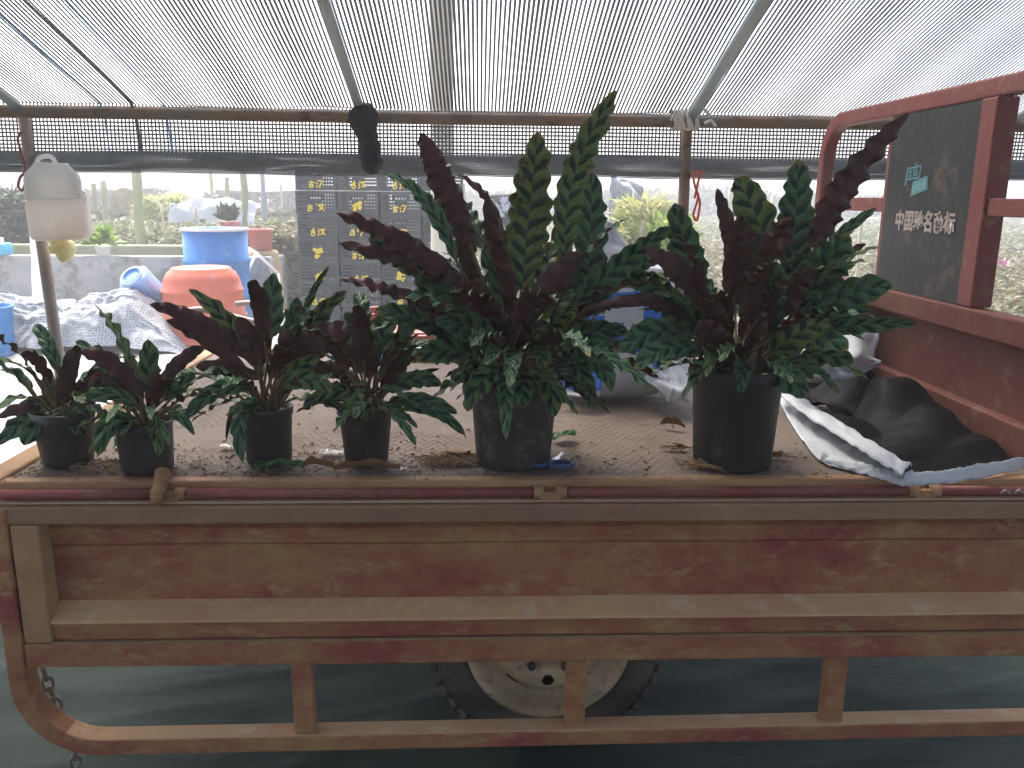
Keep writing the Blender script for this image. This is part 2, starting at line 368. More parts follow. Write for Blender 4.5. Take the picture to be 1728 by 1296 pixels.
# rolled hem: two layers of closer net
for ly, off in enumerate((0, .012)):
    hem = MB()
    def hp(x, v, off=off, ly=ly):
        z0 = hemz(x)+.006; z1 = z0-.064-.014*nz(x*.7, 3+ly)-.006*nz(x*4, ly)-.008*ly
        z = z0+(z1-z0)*v
        return Vector((x, vx(x, z)+off+.012*math.sin(v*math.pi)*(1 if ly else -1)+.006*nz(x*4, z*20, ly), z))
    x = -4.5
    while x < 4.5:
        v = []
        for k in range(6): v += [hp(x-.0024, k/5), hp(x+.0024, k/5)]
        hem.add(v, [(2*k, 2*k+1, 2*k+3, 2*k+2) for k in range(5)], 0, True); x += .0062
    for q in range(13):
        v = []
        for k in range(241):
            x = -4.5+9*k/240; p = hp(x, q/12); v += [p+Vector((0, .001, -.0017)), p+Vector((0, .001, .0017))]
        hem.add(v, [(2*k, 2*k+1, 2*k+3, 2*k+2) for k in range(240)], 0, True)
    child(hem.build('hem', m_netd), root)
for X0, mt, wdt, nm in ((-1.215, m_netd, .007, 'seam'), (-1.325, m_bluel, .0028, 'marker_thread'), (-1.105, m_bluel, .0028, 'marker_thread')):
    st_ = MB(); v = []
    pl = [(X0+.0*k, EY-3.0+3.0*k/24, None) for k in range(25)]
    for (a, b, _) in pl: v += [(a-wdt, b, roof(a, b)-.002), (a+wdt, b, roof(a, b)-.002)]
    for k in range(1, 5):
        z = roof(X0, EY)-(roof(X0, EY)-hemz(X0))*k/4; v += [(X0-wdt+.01*k/4, vx(X0, z)-.004, z), (X0+wdt+.01*k/4, vx(X0, z)-.004, z)]
    st_.add(v, [(2*k, 2*k+1, 2*k+3, 2*k+2) for k in range(28)])
    child(st_.build(nm, mt), root)
# pipe frame: every pipe its own thing
def pipe(name, a, b, r, mt, label, cat='pipe', group=None, n=14, wob=.0):
    a = Vector(a); b = Vector(b); k = 12
    pts = [a.lerp(b, i/k)+Vector((0, 0, wob*nz(i*.4, r*100))) for i in range(k+1)]
    o = MB().tube(pts, r, n).build(name, mt); base_at(o, a); return tag(o, label, cat, group)
pipe('eave_pipe', (-4.6, EY, EZ-.004), (4.6, EY, EZ-.004), .0215, m_rust, 'long rusty horizontal pipe carrying the edge of the shade net', wob=.006)
for q in RAFT:
    lab = {-.414: 'grey sloping roof pipe rising from the black net bundle', .764: 'grey sloping roof pipe rising from the white twine knot', -1.6: 'sloping roof pipe over the post with the white jugs'}.get(q, 'sloping roof pipe beyond the three tied ones')
    pipe('roof_pipe', (q, EY-.01, EZ+.012), (q, YR, EZ+.012+(EY-YR)*SL), .016 if q != .764 else .019, m_galv, lab, group='sloping roof pipes')
pb = oy(97, 640, 3.13)
pipe('post', (-1.565, 3.14, -.02), (-1.607, 3.14, 1.482), .021, mat('worn_post_pipe', (.42, .37, .32), (.30, .22, .16), 6, .6, .1), 'slim worn metal post with white jugs hanging on it', 'post', 'posts under the eave pipe')
pipe('post', (.775, 3.14, -.02), (.762, 3.14, 1.482), .021, m_rust, 'slim rusty metal post under the white twine knot', 'post', 'posts under the eave pipe')
pipe('post', (3.15, 3.14, -.02), (3.15, 3.14, 1.482), .021, m_rust, 'slim rusty metal post beyond the headboard of the cargo tricycle', 'post', 'posts under the eave pipe')
# black net bundle tied over the eave
def lump(name, path, radii, mt, label, cat, amp=.25, sc_=30, n=14, flat=1):
    pts = smooth_path(path, 5); k = len(pts)
    def sec(i):
        t = i/(k-1)*(len(radii)-1); a = int(min(t, len(radii)-2)); r = radii[a]+(radii[a+1]-radii[a])*(t-a)
        out = []
        for j in range(n):
            an = 2*math.pi*j/n; q = r*(1+amp*nz(math.cos(an)*2+i*.7, math.sin(an)*2, i*.31))
            out.append((q*math.cos(an), q*math.sin(an)*flat))
        return out
    o = MB().sweep(pts, sec, 0, True, ref=(0, 1, 0)).build(name, mt); base_at(o, pts[-1]); return tag(o, label, cat)
B1 = [oy(600, 182, 3.06), oy(612, 200, 3.05), oy(622, 240, 3.055), oy(626, 270, 3.06), oy(630, 294, 3.06)]
lump('net_bundle', B1, [.015, .052, .050, .036, .035, .037, .034, .016], m_blackcloth, 'black net bundle tied over the rusty eave pipe', 'net bundle', .45)
tw = MB()
for k in range(13):
    c = oy(1160, 200, 3.09); pts = []
    r1 = .034+.004*random.random(); tilt = random.uniform(-.5, .5); off = random.uniform(-.05, .035)
    for a in range(15):
        an = 2*math.pi*a/14
        pts.append((c.x+off+tilt*.03*math.sin(an)+.004*math.cos(3*an), EY+r1*math.cos(an)-.002, EZ+r1*math.sin(an)*.95+.004))
    tw.tube(pts, .0055, 6, ref=(1, 0, 0))
for e in ((1190, 208, 1208, 213), (1150, 205, 1138, 188), (1175, 186, 1198, 196), (1145, 190, 1132, 203)):
    a = oy(e[0], e[1], 3.06); b = oy(e[2], e[3], 3.04); tw.tube(smooth_path([a, (a+b)/2+Vector((0, -.01, .012)), b]), .0055, 6)
tag(base_at(tw.build('twine_knot', m_twine), oy(1160, 200, 3.1)), 'white twine knot binding roof pipe and eave pipe', 'twine')
def loop(name, pts, r, mt, label):
    o = MB().tube(smooth_path(pts, 6), r, 7, ref=(0, 1, 0)).build(name, mt); base_at(o, pts[-1]); return tag(o, label, 'strap')
loop('strap', [oy(*p, 3.1) for p in ((1172, 335), (1180, 300), (1184, 293), (1176, 289), (1170, 296), (1173, 315), (1178, 330), (1175, 345), (1170, 362), (1176, 372), (1181, 345), (1178, 330))], .0045, m_orange, 'bright orange strap looped on the rusty post')
loop('strap', [oy(*p, 3.1) for p in ((36, 222), (30, 235), (34, 250), (40, 275), (42, 290), (34, 300), (31, 315), (38, 321), (43, 305), (42, 285))], .0045, m_redstrap, 'dull red strap looped on the post with white jugs')

# ================================================================== CARGO TRICYCLE
BZ = .69; Y0, Y1 = 1.528, 2.87; X0, X1 = -.915, 1.17
trike = empty('cargo_tricycle', (.12, 2.2, 0), 'rusty red cargo tricycle with its side panel folded down', 'tricycle')
def part(m_, name, mats, parent=trike, **k):
    o = m_.build(name, mats, **k)
    o.parent = parent
    if parent is trike: o.matrix_parent_inverse = Matrix.Translation(trike.location).inverted()
    return o
part(MB().box(X0, X1, Y0+.02, Y1, BZ-.012, BZ-.002), 'bed_floor', m_bed)
# herringbone tread bars
tb = MB(); px_, py_ = .0215, .0165
ny = int((Y1-Y0-.06)/py_); nx = int((X1-X0-.03)/px_)
for j in range(ny):
    for i in range(nx):
        cx = X0+.02+i*px_+(.5*px_ if j % 2 else 0); cy = Y0+.05+j*py_
        wear = nz(cx*2.2, cy*2.2)
        h = .0008 if wear > 0 else .0002
        s = 1 if (i+j) % 2 else -1
        dx, dy = .0085, .0055*s; nxv, nyv = -dy/.0101*.0026, dx/.0101*.0026
        z0, z1 = BZ-.003, BZ-.002+h
        v = [(cx-dx, cy-dy, z0), (cx+nxv, cy+nyv, z0), (cx+dx, cy+dy, z0), (cx-nxv, cy-nyv, z0),
             (cx-dx*.6, cy-dy*.6, z1), (cx+nxv*.5, cy+nyv*.5, z1), (cx+dx*.6, cy+dy*.6, z1), (cx-nxv*.5, cy-nyv*.5, z1)]
        tb.add(v, [(3, 2, 1, 0)[::-1], (4, 7, 6, 5), (0, 4, 5, 1), (1, 5, 6, 2), (2, 6, 7, 3), (3, 7, 4, 0)])
tag(part(tb, 'tread_pattern', m_tread), kind='stuff')
# bed edges
part(MB().box(X0-.01, X1+.03, Y0, Y0+.028, BZ-.03, BZ+.0015), 'edge_bar', m_red2, bevel=.004)
part(MB().box(X0-.01, X1+.03, Y1-.005, Y1+.03, BZ-.05, BZ+.012), 'edge_bar', m_red2, bevel=.004)
part(MB().box(X0-.045, X0+.01, Y0+.003, Y1, BZ-.045, BZ+.006), 'edge_bar', m_red2, bevel=.006)
for yy in (Y0+.12, Y0+.67, Y1-.14):
    part(MB().box(X0, X1, yy-.025, yy+.025, BZ-.075, BZ-.013), 'cross_beam', m_dark)
for xx in (-.6, .85):
    part(MB().box(xx-.03, xx+.03, Y0+.03, Y1-.02, BZ-.14, BZ-.076), 'chassis_rail', m_dark)
# hinge rod in lengths with knuckles
HY, HZ = Y0-.008, BZ-.021
segs = [(-.90, -.605), (-.57, .125), (.155, .86), (.90, 1.2)]
for a, b in segs:
    part(MB().tube([(a, HY, HZ), ((a+b)/2, HY, HZ-.001), (b, HY, HZ)], .0105, 12), 'hinge_rod', m_redc)
for cx in (-.588, .14, .88):
    k = MB().tube([(cx-.032, HY, HZ), (cx-.012, HY, HZ)], .0125, 12).tube([(cx+.012, HY, HZ), (cx+.032, HY, HZ)], .0125, 12)
    k.box(cx-.02, cx+.02, HY-.011, HY+.012, HZ-.013, HZ+.004)
    part(k, 'hinge', m_red2)
wt = MB()
for k in range(5):
    a = 1.03+k*.028; wt.sweep(smooth_path([(a, HY-.009, HZ-.003), (a+.01, HY-.011, HZ+.004), (a+.02, HY-.009, HZ-.004)], 3), [(-.003, -.002), (.003, -.002), (.003, .002), (-.003, .002)])
part(wt, 'weld_bead', m_greypipe)
# --- folded-down side panel, hanging from the hinge
PX0, PX1 = -.905, 1.26
FY = 1.503
panel = bpy.data.objects.new('side_panel', None); COL.objects.link(panel); panel.parent = trike
panel.matrix_parent_inverse = Matrix.Translation(trike.location).inverted()
panel['label'] = 'folded-down side panel with rust and dust over red paint'
def pp(m_, name, mats, **k): return part(m_, name, mats, parent=panel, **k)
def ext(prof, x0, x1, n=46, amp=.0012, seed=0):
    """closed profile (y,z) extruded along X with slight dents"""
    m_ = MB(); k = len(prof); v = []
    for i in range(n+1):
        x = x0+(x1-x0)*i/n
        for j, (yy, zz) in enumerate(prof):
            v.append((x, yy+amp*nz(x*3, seed, j*.1), zz+amp*nz(x*2.5, seed+9, j*.1)))
    f = [(i*k+j, i*k+(j+1) % k, (i+1)*k+(j+1) % k, (i+1)*k+j)[::-1] for i in range(n) for j in range(k)]
    f += [tuple(range(k)), tuple(n*k+j for j in range(k))[::-1]]
    return m_.add(v, f)
pp(ext([(FY, .614), (FY, .648), (FY+.012, .653), (FY+.056, .656), (FY+.056, .614)], PX0, PX1, seed=1), 'top_channel', m_brown, bevel=.003)
pp(ext([(FY+.003, .654), (FY+.055, .6565), (FY+.055, .6595), (FY+.003, .657)], PX0, PX1, seed=1), 'pale_lip', mat('pale_ochre_coat', (.52, .38, .22), (.42, .27, .15), 9, .9, .4, stretch=(.6, 1, 1), c3=(.52, .40, .25), t3=.6, s3=25))  # thin strip, paler and more ochre than the channel under it
pp(ext([(FY+.046, .613), (FY+.052, .613), (FY+.052, .40), (FY+.046, .40)][::-1], PX0+.02, PX1, seed=2, amp=.002), 'sheet', m_red)
pp(ext([(FY+.036, .590), (FY+.036, .560), (FY+.045, .552), (FY+.045, .598)][::-1], PX0+.075, PX1, seed=3), 'pressed_rib', m_red)
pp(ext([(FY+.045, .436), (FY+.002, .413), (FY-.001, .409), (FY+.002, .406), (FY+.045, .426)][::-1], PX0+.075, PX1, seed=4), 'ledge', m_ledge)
pp(ext([(FY+.004, .4055), (FY+.007, .371), (FY+.045, .371), (FY+.045, .4055)][::-1], PX0+.075, PX1, seed=4), 'bottom_channel', m_red)
pp(ext([(FY-.004, .367), (FY-.004, .316), (FY+.05, .316), (FY+.05, .367)][::-1], PX0+.02, PX1, seed=5), 'lower_beam', m_red, bevel=.004)
pp(ext([(FY-.0045, .3675), (FY-.0045, .3705), (FY+.003, .3705), (FY+.003, .3675)][::-1], PX0+.075, PX1, seed=5), 'seam_edge', m_fibre)
pp(MB().box(PX0+.022, PX0+.074, FY-.002, FY+.045, .368, .613), 'end_channel', m_red2, bevel=.004)
for u in (510, 972, 1411):
    c = oy(u, 1170, FY); w_ = .0205
    pp(MB().box(c.x-w_, c.x+w_, FY+.002, FY+.034, .158, .3155), 'stake', m_red, bevel=.003)
# rounded rail
rp = []
ZR, rad = .136, .145
rp += [(PX0, FY+.018, .645), (PX0, FY+.018, .5), (PX0, FY+.018, .4), (PX0, FY+.018, ZR+rad)]
for k in range(1, 13):
    a = math.pi/2*k/12; rp.append((PX0+rad-rad*math.cos(a), FY+.018, ZR+rad-rad*math.sin(a)))
for k in range(1, 25): rp.append((PX0+rad+(PX1-PX0-rad)*k/24, FY+.018, ZR+.012*(k/24)))
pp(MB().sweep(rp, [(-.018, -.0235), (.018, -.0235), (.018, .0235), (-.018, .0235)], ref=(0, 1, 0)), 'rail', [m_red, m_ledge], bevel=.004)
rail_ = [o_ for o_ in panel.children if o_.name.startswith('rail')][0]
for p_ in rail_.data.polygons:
    if abs(p_.normal.z) > .6 and p_.center.z > ZR+.012 and p_.center.x > PX0+rad*.6: p_.material_index = 1      # top light painted in: paler ochre on the upper face
# chain hanging at the corner
cp = smooth_path([oy(72, 1128, 1.56), oy(85, 1165, 1.555), oy(100, 1200, 1.55), oy(122, 1240, 1.55), oy(128, 1300, 1.56)], 4)
def chain_link(p, t, flip):
    m_ = MB(); pts = []
    for k in range(13):
        a = 2*math.pi*k/12; pts.append((.0095*math.cos(a), 0, .017*math.sin(a)))
    m_.tube(pts, .0032, 6, ref=(0, 1, 0)); o = part(m_, 'chain_link', m_rust)
    q = t.to_track_quat('Z', 'X').to_matrix().to_4x4()
    o.data.transform(Matrix.Translation(p) @ q @ Matrix.Rotation(flip*math.pi/2+.4, 4, 'Z')); return o
L = [0]
for a, b in zip(cp, cp[1:]): L.append(L[-1]+(b-a).length)
d = .01; k = 0
while d < L[-1]:
    i = max(j for j in range(len(L)) if L[j] <= d); i = min(i, len(cp)-2)
    p = cp[i].lerp(cp[i+1], (d-L[i])/(L[i+1]-L[i])); chain_link(p, (cp[i+1]-cp[i]).normalized(), k % 2); d += .024; k += 1
# wheels
WC = oy(925, 1092, 1.66); WR = .272; WZ = .268
def wheel(x, yf, sgn):
    whl = bpy.data.objects.new('wheel', None); COL.objects.link(whl); whl.parent = trike
    whl.matrix_parent_inverse = Matrix.Translation(trike.location).inverted(); whl.location = (x, yf, WZ)
    t = MB(); wd = .125
    prof = [(.165, .012), (.178, .002), (.205, -.006), (.235, -.004), (.255, .008), (.268, .022), (.270, .04), (.270, wd-.04), (.268, wd-.022), (.235, wd), (.19, wd), (.165, wd-.012)]
    t.lathe([(r, h*sgn) for r, h in (prof if sgn > 0 else prof[::-1])], 56, axis='y', closed=True)
    for k in range(46):
        for sd_, hh in ((-.1, (.004, .05)), (.1, (wd-.05, wd-.004))):
            a = 2*math.pi*(k+.5*(sd_ > 0))/46
            c0 = Vector((math.cos(a), 0, math.sin(a)))
            t.bar(c0*.2635+Vector((0, hh[0]*sgn, 0)), Vector((math.cos(a+sd_*1.0), 0, math.sin(a+sd_*1.0)))*.267+Vector((0, hh[1]*sgn, 0)), .017, .012, upv=c0)
    t.build('tyre', m_tyre, parent=whl)
    r_ = MB(); n = 150
    base = [(.181, -.010), (.176, -.016), (.168, -.008), (.158, .010), (.150, .022), (.136, .026), (.125, .016), (.117, .004), (.104, -.006), (.085, -.012), (.065, -.008), (.050, -.004), (.045, -.012), (.036, -.016), (.001, -.016)]
    rings = []
    for (r0, h0), (r1, h1) in zip(base, base[1:]):
        kk = max(1, int(round((r0-r1)/.003))) if .06 < r1 < .14 else 1
        rings += [(r0+(r1-r0)*q/kk, h0+(h1-h0)*q/kk) for q in range(kk)]
    rings.append(base[-1])
    v = [(r*math.cos(2*math.pi*j/n), h*sgn, r*math.sin(2*math.pi*j/n)) for r, h in rings for j in range(n)]
    f = []
    for i in range(len(rings)-1):
        rm = (rings[i][0]+rings[i+1][0])/2
        for j in range(n):
            an = 2*math.pi*(j+.5)/n; hole = False
            for q in range(5):
                d1 = (an-(-math.pi/2+q*2*math.pi/5)+math.pi) % (2*math.pi)-math.pi
                if (d1*rm/.013)**2+((rm-.092)/.0165)**2 < 1: hole = True
                d2 = (an-(-math.pi/2+(q+.5)*2*math.pi/5)+math.pi) % (2*math.pi)-math.pi
                if (d2*rm/.026)**2+((rm-.126)/.0075)**2 < 1: hole = True
            if hole: continue
            q4 = (i*n+j, i*n+(j+1) % n, (i+1)*n+(j+1) % n, (i+1)*n+j); f.append(q4 if sgn < 0 else q4[::-1])
    r_.add(v, f, 0, True)
    r_.build('rim', m_rim, parent=whl, solid=.003)
    MB().lathe([(.001, .045*sgn), (.16, .045*sgn)], 40, axis='y').build('brake_drum', m_dark, parent=whl)
    for k in range(5):
        a = 2*math.pi*k/5+.3
        MB().lathe([(.0085, -.012*sgn), (.0085, -.024*sgn), (.001, -.024*sgn)], 6, axis='y', c=(.062*math.cos(a), 0, .062*math.sin(a)), smooth=False).build('wheel_nut', m_dark, parent=whl)
    return whl
wheel(WC.x, 1.66, 1); wheel(WC.x, 2.74, -1)
part(MB().tube([(WC.x, 1.70, WZ), (WC.x, 2.2, WZ), (WC.x, 2.70, WZ)], .035, 12), 'axle', m_dark)
for yy in (1.85, 2.55):
    part(MB().sweep(smooth_path([(WC.x-.42, yy, BZ-.14), (WC.x-.2, yy, WZ+.09), (WC.x, yy, WZ+.05), (WC.x+.2, yy, WZ+.09), (WC.x+.42, yy, BZ-.14)], 5), [(-.025, -.012), (.025, -.012), (.025, .012), (-.025, .012)]), 'leaf_spring', m_dark)
# --- headboard at the front of the bed (plane of constant X)
HX = X1
head = bpy.data.objects.new('headboard', None); COL.objects.link(head); head.parent = trike
head.matrix_parent_inverse = Matrix.Translation(trike.location).inverted()
def hh(m_, name, mats, **k): return part(m_, name, mats, parent=head, **k)
YF, ZT = 2.845, 1.478
fp = [(HX, YF, BZ), (HX, YF, 1.0), (HX, YF, ZT-.17)]
for k in range(1, 11):
    a = math.pi/2*k/10; fp.append((HX, YF-.13+.13*math.cos(a), ZT-.13+.13*math.sin(a)))
fp += [(HX, 2.4, ZT), (HX, 2.0, ZT), (HX, 1.70, ZT)]
for k in range(1, 11):
    a = math.pi/2*k/10; fp.append((HX, 1.70-.13*math.sin(a), ZT-.13+.13*math.cos(a)))
fp += [(HX, 1.57, 1.0), (HX, 1.57, BZ)]
hh(MB().sweep(fp, [(-.022, -.02), (.022, -.02), (.022, .02), (-.022, .02)], ref=(1, 0, 0)), 'frame_tube', m_redc, bevel=.006)
hh(MB().box(HX-.016, HX+.016, 2.365, 2.385, .985, ZT-.022), 'upright', m_redc, bevel=.003)
hh(MB().box(HX-.022, HX+.03, 1.885, 1.945, .985, ZT-.022), 'upright', m_redc, bevel=.004)
hh(MB().box(HX-.014, HX+.014, 2.387, YF-.02, 1.195, 1.235), 'mid_rail', m_redc, bevel=.003)
hh(MB().box(HX-.014, HX+.014, 1.592, 1.883, 1.195, 1.235), 'mid_rail', m_redc, bevel=.003)
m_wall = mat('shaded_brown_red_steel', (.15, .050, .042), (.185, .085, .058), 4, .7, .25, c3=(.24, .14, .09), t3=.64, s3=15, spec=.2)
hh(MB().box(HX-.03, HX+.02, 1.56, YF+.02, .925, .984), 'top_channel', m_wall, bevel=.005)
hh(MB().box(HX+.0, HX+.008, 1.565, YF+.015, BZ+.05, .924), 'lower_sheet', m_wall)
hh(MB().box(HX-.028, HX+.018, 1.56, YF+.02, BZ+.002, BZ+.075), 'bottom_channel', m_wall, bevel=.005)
hh(MB().box(HX-.018, HX-.006, 1.946, 2.364, .986, ZT-.024), 'sign_board', m_board)
# painted logo and characters on the sign board
def on_board(me_or_mb, name, mt, y, z, sx=1, shear=0, sy=1):
    me = me_or_mb
    for v in me.vertices:
        a, b, c = v.co.x*sx, v.co.y*sy, v.co.z
        v.co = Vector((HX-.0195, y-a, z+b-shear*a))
    me.materials.clear(); me.materials.append(mt)
    o = bpy.data.objects.new(name, me); COL.objects.link(o); o.parent = head; return o
pc = ox(1570, 377, HX)
for k_, (dx_, dz_) in enumerate(((0, 0), (.0014, .0004), (-.0012, .0010))):
    o = on_board(textmesh('中国驰名商标', .049, .0010), 'lettering', m_char, pc.y+dx_, pc.z+dz_, sx=1.0, sy=1.15)
    for v in o.data.vertices: v.co.x -= .0003*k_
def quad_strokes(qs, name, mt):
    m_ = MB()
    for a, b, t in qs:
        a = Vector(a); b = Vector(b); s_ = Vector((-(b-a).y, (b-a).x)).normalized()*t/2
        m_.add([(*(a-s_), 0), (*(b-s_), 0), (*(b+s_), 0), (*(a+s_), 0)], [(0, 1, 2, 3)])
    me = bpy.data.meshes.new(name); me.from_pydata(m_.v, [], m_.f); return me
lc = ox(1562, 298, HX)
# teal flag outline with two scrawled characters, then a solid teal tag with pale letters
S_ = .001
st1 = [((-64, -14), (-58, 30), 8), ((-60, 28), (8, 26), 5), ((8, 28), (5, -2), 5), ((-62, 0), (5, -3), 5), ((-50, 22), (-36, 4), 5), ((-36, 22), (-50, 4), 5), ((-26, 22), (-26, 6), 5), ((-28, 6), (-6, 6), 5), ((-8, 20), (-8, 6), 5), ((-17, 38), (-17, 6), 5)]
on_board(quad_strokes([(Vector(a)*S_, Vector(b)*S_, t*S_) for a, b, t in st1], 'logo_mark', m_teal), 'logo_mark', m_teal, lc.y, lc.z, shear=-.12)
tg = bpy.data.meshes.new('logo_tag'); tg.from_pydata([(-.03, -.048, 0), (.052, -.040, 0), (.045, -.004, 0), (-.025, -.010, 0)], [], [(0, 1, 2, 3)])
on_board(tg, 'logo_tag', m_teal, lc.y, lc.z, shear=-.12)
st2 = [((-20, -40), (-20, -20), 3), ((-20, -30), (-10, -20), 3), ((-20, -30), (-10, -40), 3), ((-5, -38), (0, -18), 3), ((0, -18), (5, -38), 3), ((10, -38), (10, -17), 3), ((16, -36), (24, -36), 3), ((16, -36), (16, -17), 3), ((28, -36), (33, -14), 3), ((33, -14), (38, -35), 3)]
o = on_board(quad_strokes([(Vector(a)*S_, Vector(b)*S_, t*S_) for a, b, t in st2], 'logo_lettering', m_paleteal), 'logo_lettering', m_paleteal, lc.y, lc.z, shear=-.12)
for v in o.data.vertices: v.co.x -= .0008

# ================================================================== PLANTS
LEAFN = 0
def shape(t):
    return (math.sin(math.pi*min(1, t**.86))**.48) * (1 if t < .9 else max(0.0, 1-((t-.9)/.1)**2*.35))
def leaf(parent, soil, b0, mid, tip, W, nrm, twist=0, wave=.16, cup=.10, seed=0, under=False, stem=True, droop=0):
    """soil->b0 stalk, b0->tip blade through mid; nrm = direction the upper face looks"""
    rnd = random.Random(seed*7919+13)
    b0, mid, tip = Vector(b0), Vector(mid), Vector(tip); nrm = Vector(nrm).normalized()
    ctrl = mid*2-(b0+tip)*.5
    Ln = (mid-b0).length+(tip-mid).length
    nw = max(3, Ln/rnd.uniform(.026, .038)); nt_ = int(min(84, max(18, nw*6.5))); ns = 6
    V = []; uvp = []; uvs = []; ph = rnd.random()*6.28; ph2 = rnd.random()*6.28
    for i in range(nt_+1):
        t = i/nt_
        p = b0*(1-t)**2+ctrl*2*t*(1-t)+tip*t*t
        T = ((ctrl-b0)*(1-t)+(tip-ctrl)*t)
        T = T.normalized() if T.length > 1e-6 else (tip-b0).normalized()
        N = (nrm-T*nrm.dot(T))
        if N.length < .05: N = T.cross(Vector((1, .3, 0))).cross(T)*-1
        N.normalize(); N = Matrix.Rotation(twist*(t-.3), 3, T) @ N; S = T.cross(N).normalized()
        w_ = W*shape(t)
        for j in range(ns+1):
            s = -1+2*j/ns
            q_ = 2*math.pi*nw*t+(ph if s < 0 else ph2)+1.6*nz(t*6, s*.3, seed*.71)*2
            am = .55+.9*abs(nz(t*nw*.45, (2 if s < 0 else 5), seed*.13))*2
            wv = wave*W*(abs(s)**1.7)*math.sin(q_)*am*min(1, t*5)*min(1, (1-t)*6)
            em = 1+abs(s)*(.11*am*math.sin(q_+1.3)+.16*nz(t*5, (1 if s < 0 else 4), seed*.37))
            V.append(p+S*(s*w_*.5*em)+N*(cup*w_*s*s+wv))
            uvp.append((j/ns, t*Ln/.036)); uvs.append((j/ns, t))
    m_ = MB(); cols = ns+1
    F = [(i*cols+j, i*cols+j+1, (i+1)*cols+j+1, (i+1)*cols+j) for i in range(nt_) for j in range(ns)]
    nn = Vector((0, 0, 0))
    a, b, c = V[F[len(F)//2][0]], V[F[len(F)//2][1]], V[F[len(F)//2][3]]
    fl = (b-a).cross(c-a).dot(nrm) < 0
    # per-vertex normals for the thin offset
    off = []
    for i in range(nt_+1):
        for j in range(cols):
            du = V[i*cols+min(j+1, ns)]-V[i*cols+max(j-1, 0)]; dv = V[min(i+1, nt_)*cols+j]-V[max(i-1, 0)*cols+j]
            n_ = du.cross(dv); n_ = n_.normalized() if n_.length > 1e-9 else nrm; off.append(-n_ if fl else n_)
    Ft = [q[::-1] for q in F] if fl else F
    m_.add([v+o_*.0005 for v, o_ in zip(V, off)], Ft, 0, True)
    m_.add([v-o_*.0005 for v, o_ in zip(V, off)], [q[::-1] for q in Ft], 1, True)
    nb = len(m_.v)
    if stem:
        sv = Vector(soil); d0 = (ctrl-b0).normalized()
        q = smooth_path([sv, sv.lerp(b0, .5)+Vector((0, 0, .12*(b0-sv).length)) if (b0-sv).z < .25*(b0-sv).length else sv.lerp(b0, .5), b0, b0+d0*.02], 4)
        m_.tube(q, .0028, 6, 2)
    me = bpy.data.meshes.new('leaf'); me.from_pydata([v-parent.location for v in map(Vector, m_.v)], [], m_.f)
    for q in (m_ltop, m_lund, m_stem): me.materials.append(q)
    me.polygons.foreach_set('material_index', m_.m); me.polygons.foreach_set('use_smooth', m_.sm)
    la = me.uv_layers.new(name='pat'); lb = me.uv_layers.new(name='st'); nvert = len(V)
    for l in me.loops:
        k = l.vertex_index
        if k < 2*nvert: la.data[l.index].uv = uvp[k % nvert]; lb.data[l.index].uv = uvs[k % nvert]
    o = bpy.data.objects.new('leaf', me); COL.objects.link(o); o.parent = parent
    return o
def pot(name, parent, rb, rt_, h, mt, rim=.006, lean=0, wrinkle=0):
    prof = [(.001, .001), (rb*.93, 0), (rb, .004), (rb+(rt_-rb)*.82, h*.84)]
    if rim: prof += [(rb+(rt_-rb)*.84+rim, h*.86), (rt_+rim, h-.002), (rt_+rim*.6, h), (rt_-.003, h-.001), (rt_-.006, h*.86)]
    else: prof += [(rt_, h-.002), (rt_-.003, h), (rt_-.006, h*.9)]
    jit = (lambda a, z: wrinkle*(nz(math.cos(a)*2.2, math.sin(a)*2.2, z*14)+.5*nz(math.cos(a)*5, math.sin(a)*5, z*30))) if wrinkle else None
    m_ = MB().lathe(prof, 48 if not wrinkle else 40, jit=jit)
    o = m_.build('pot', mt, parent=parent)
    s_ = MB().lathe([(rt_-.004, h*.88), (rt_*.6, h*.9), (.002, h*.92)], 24, jit=lambda a, z: .03*math.sin(5*a)); s_.build('soil', m_soil, parent=parent)
    return o
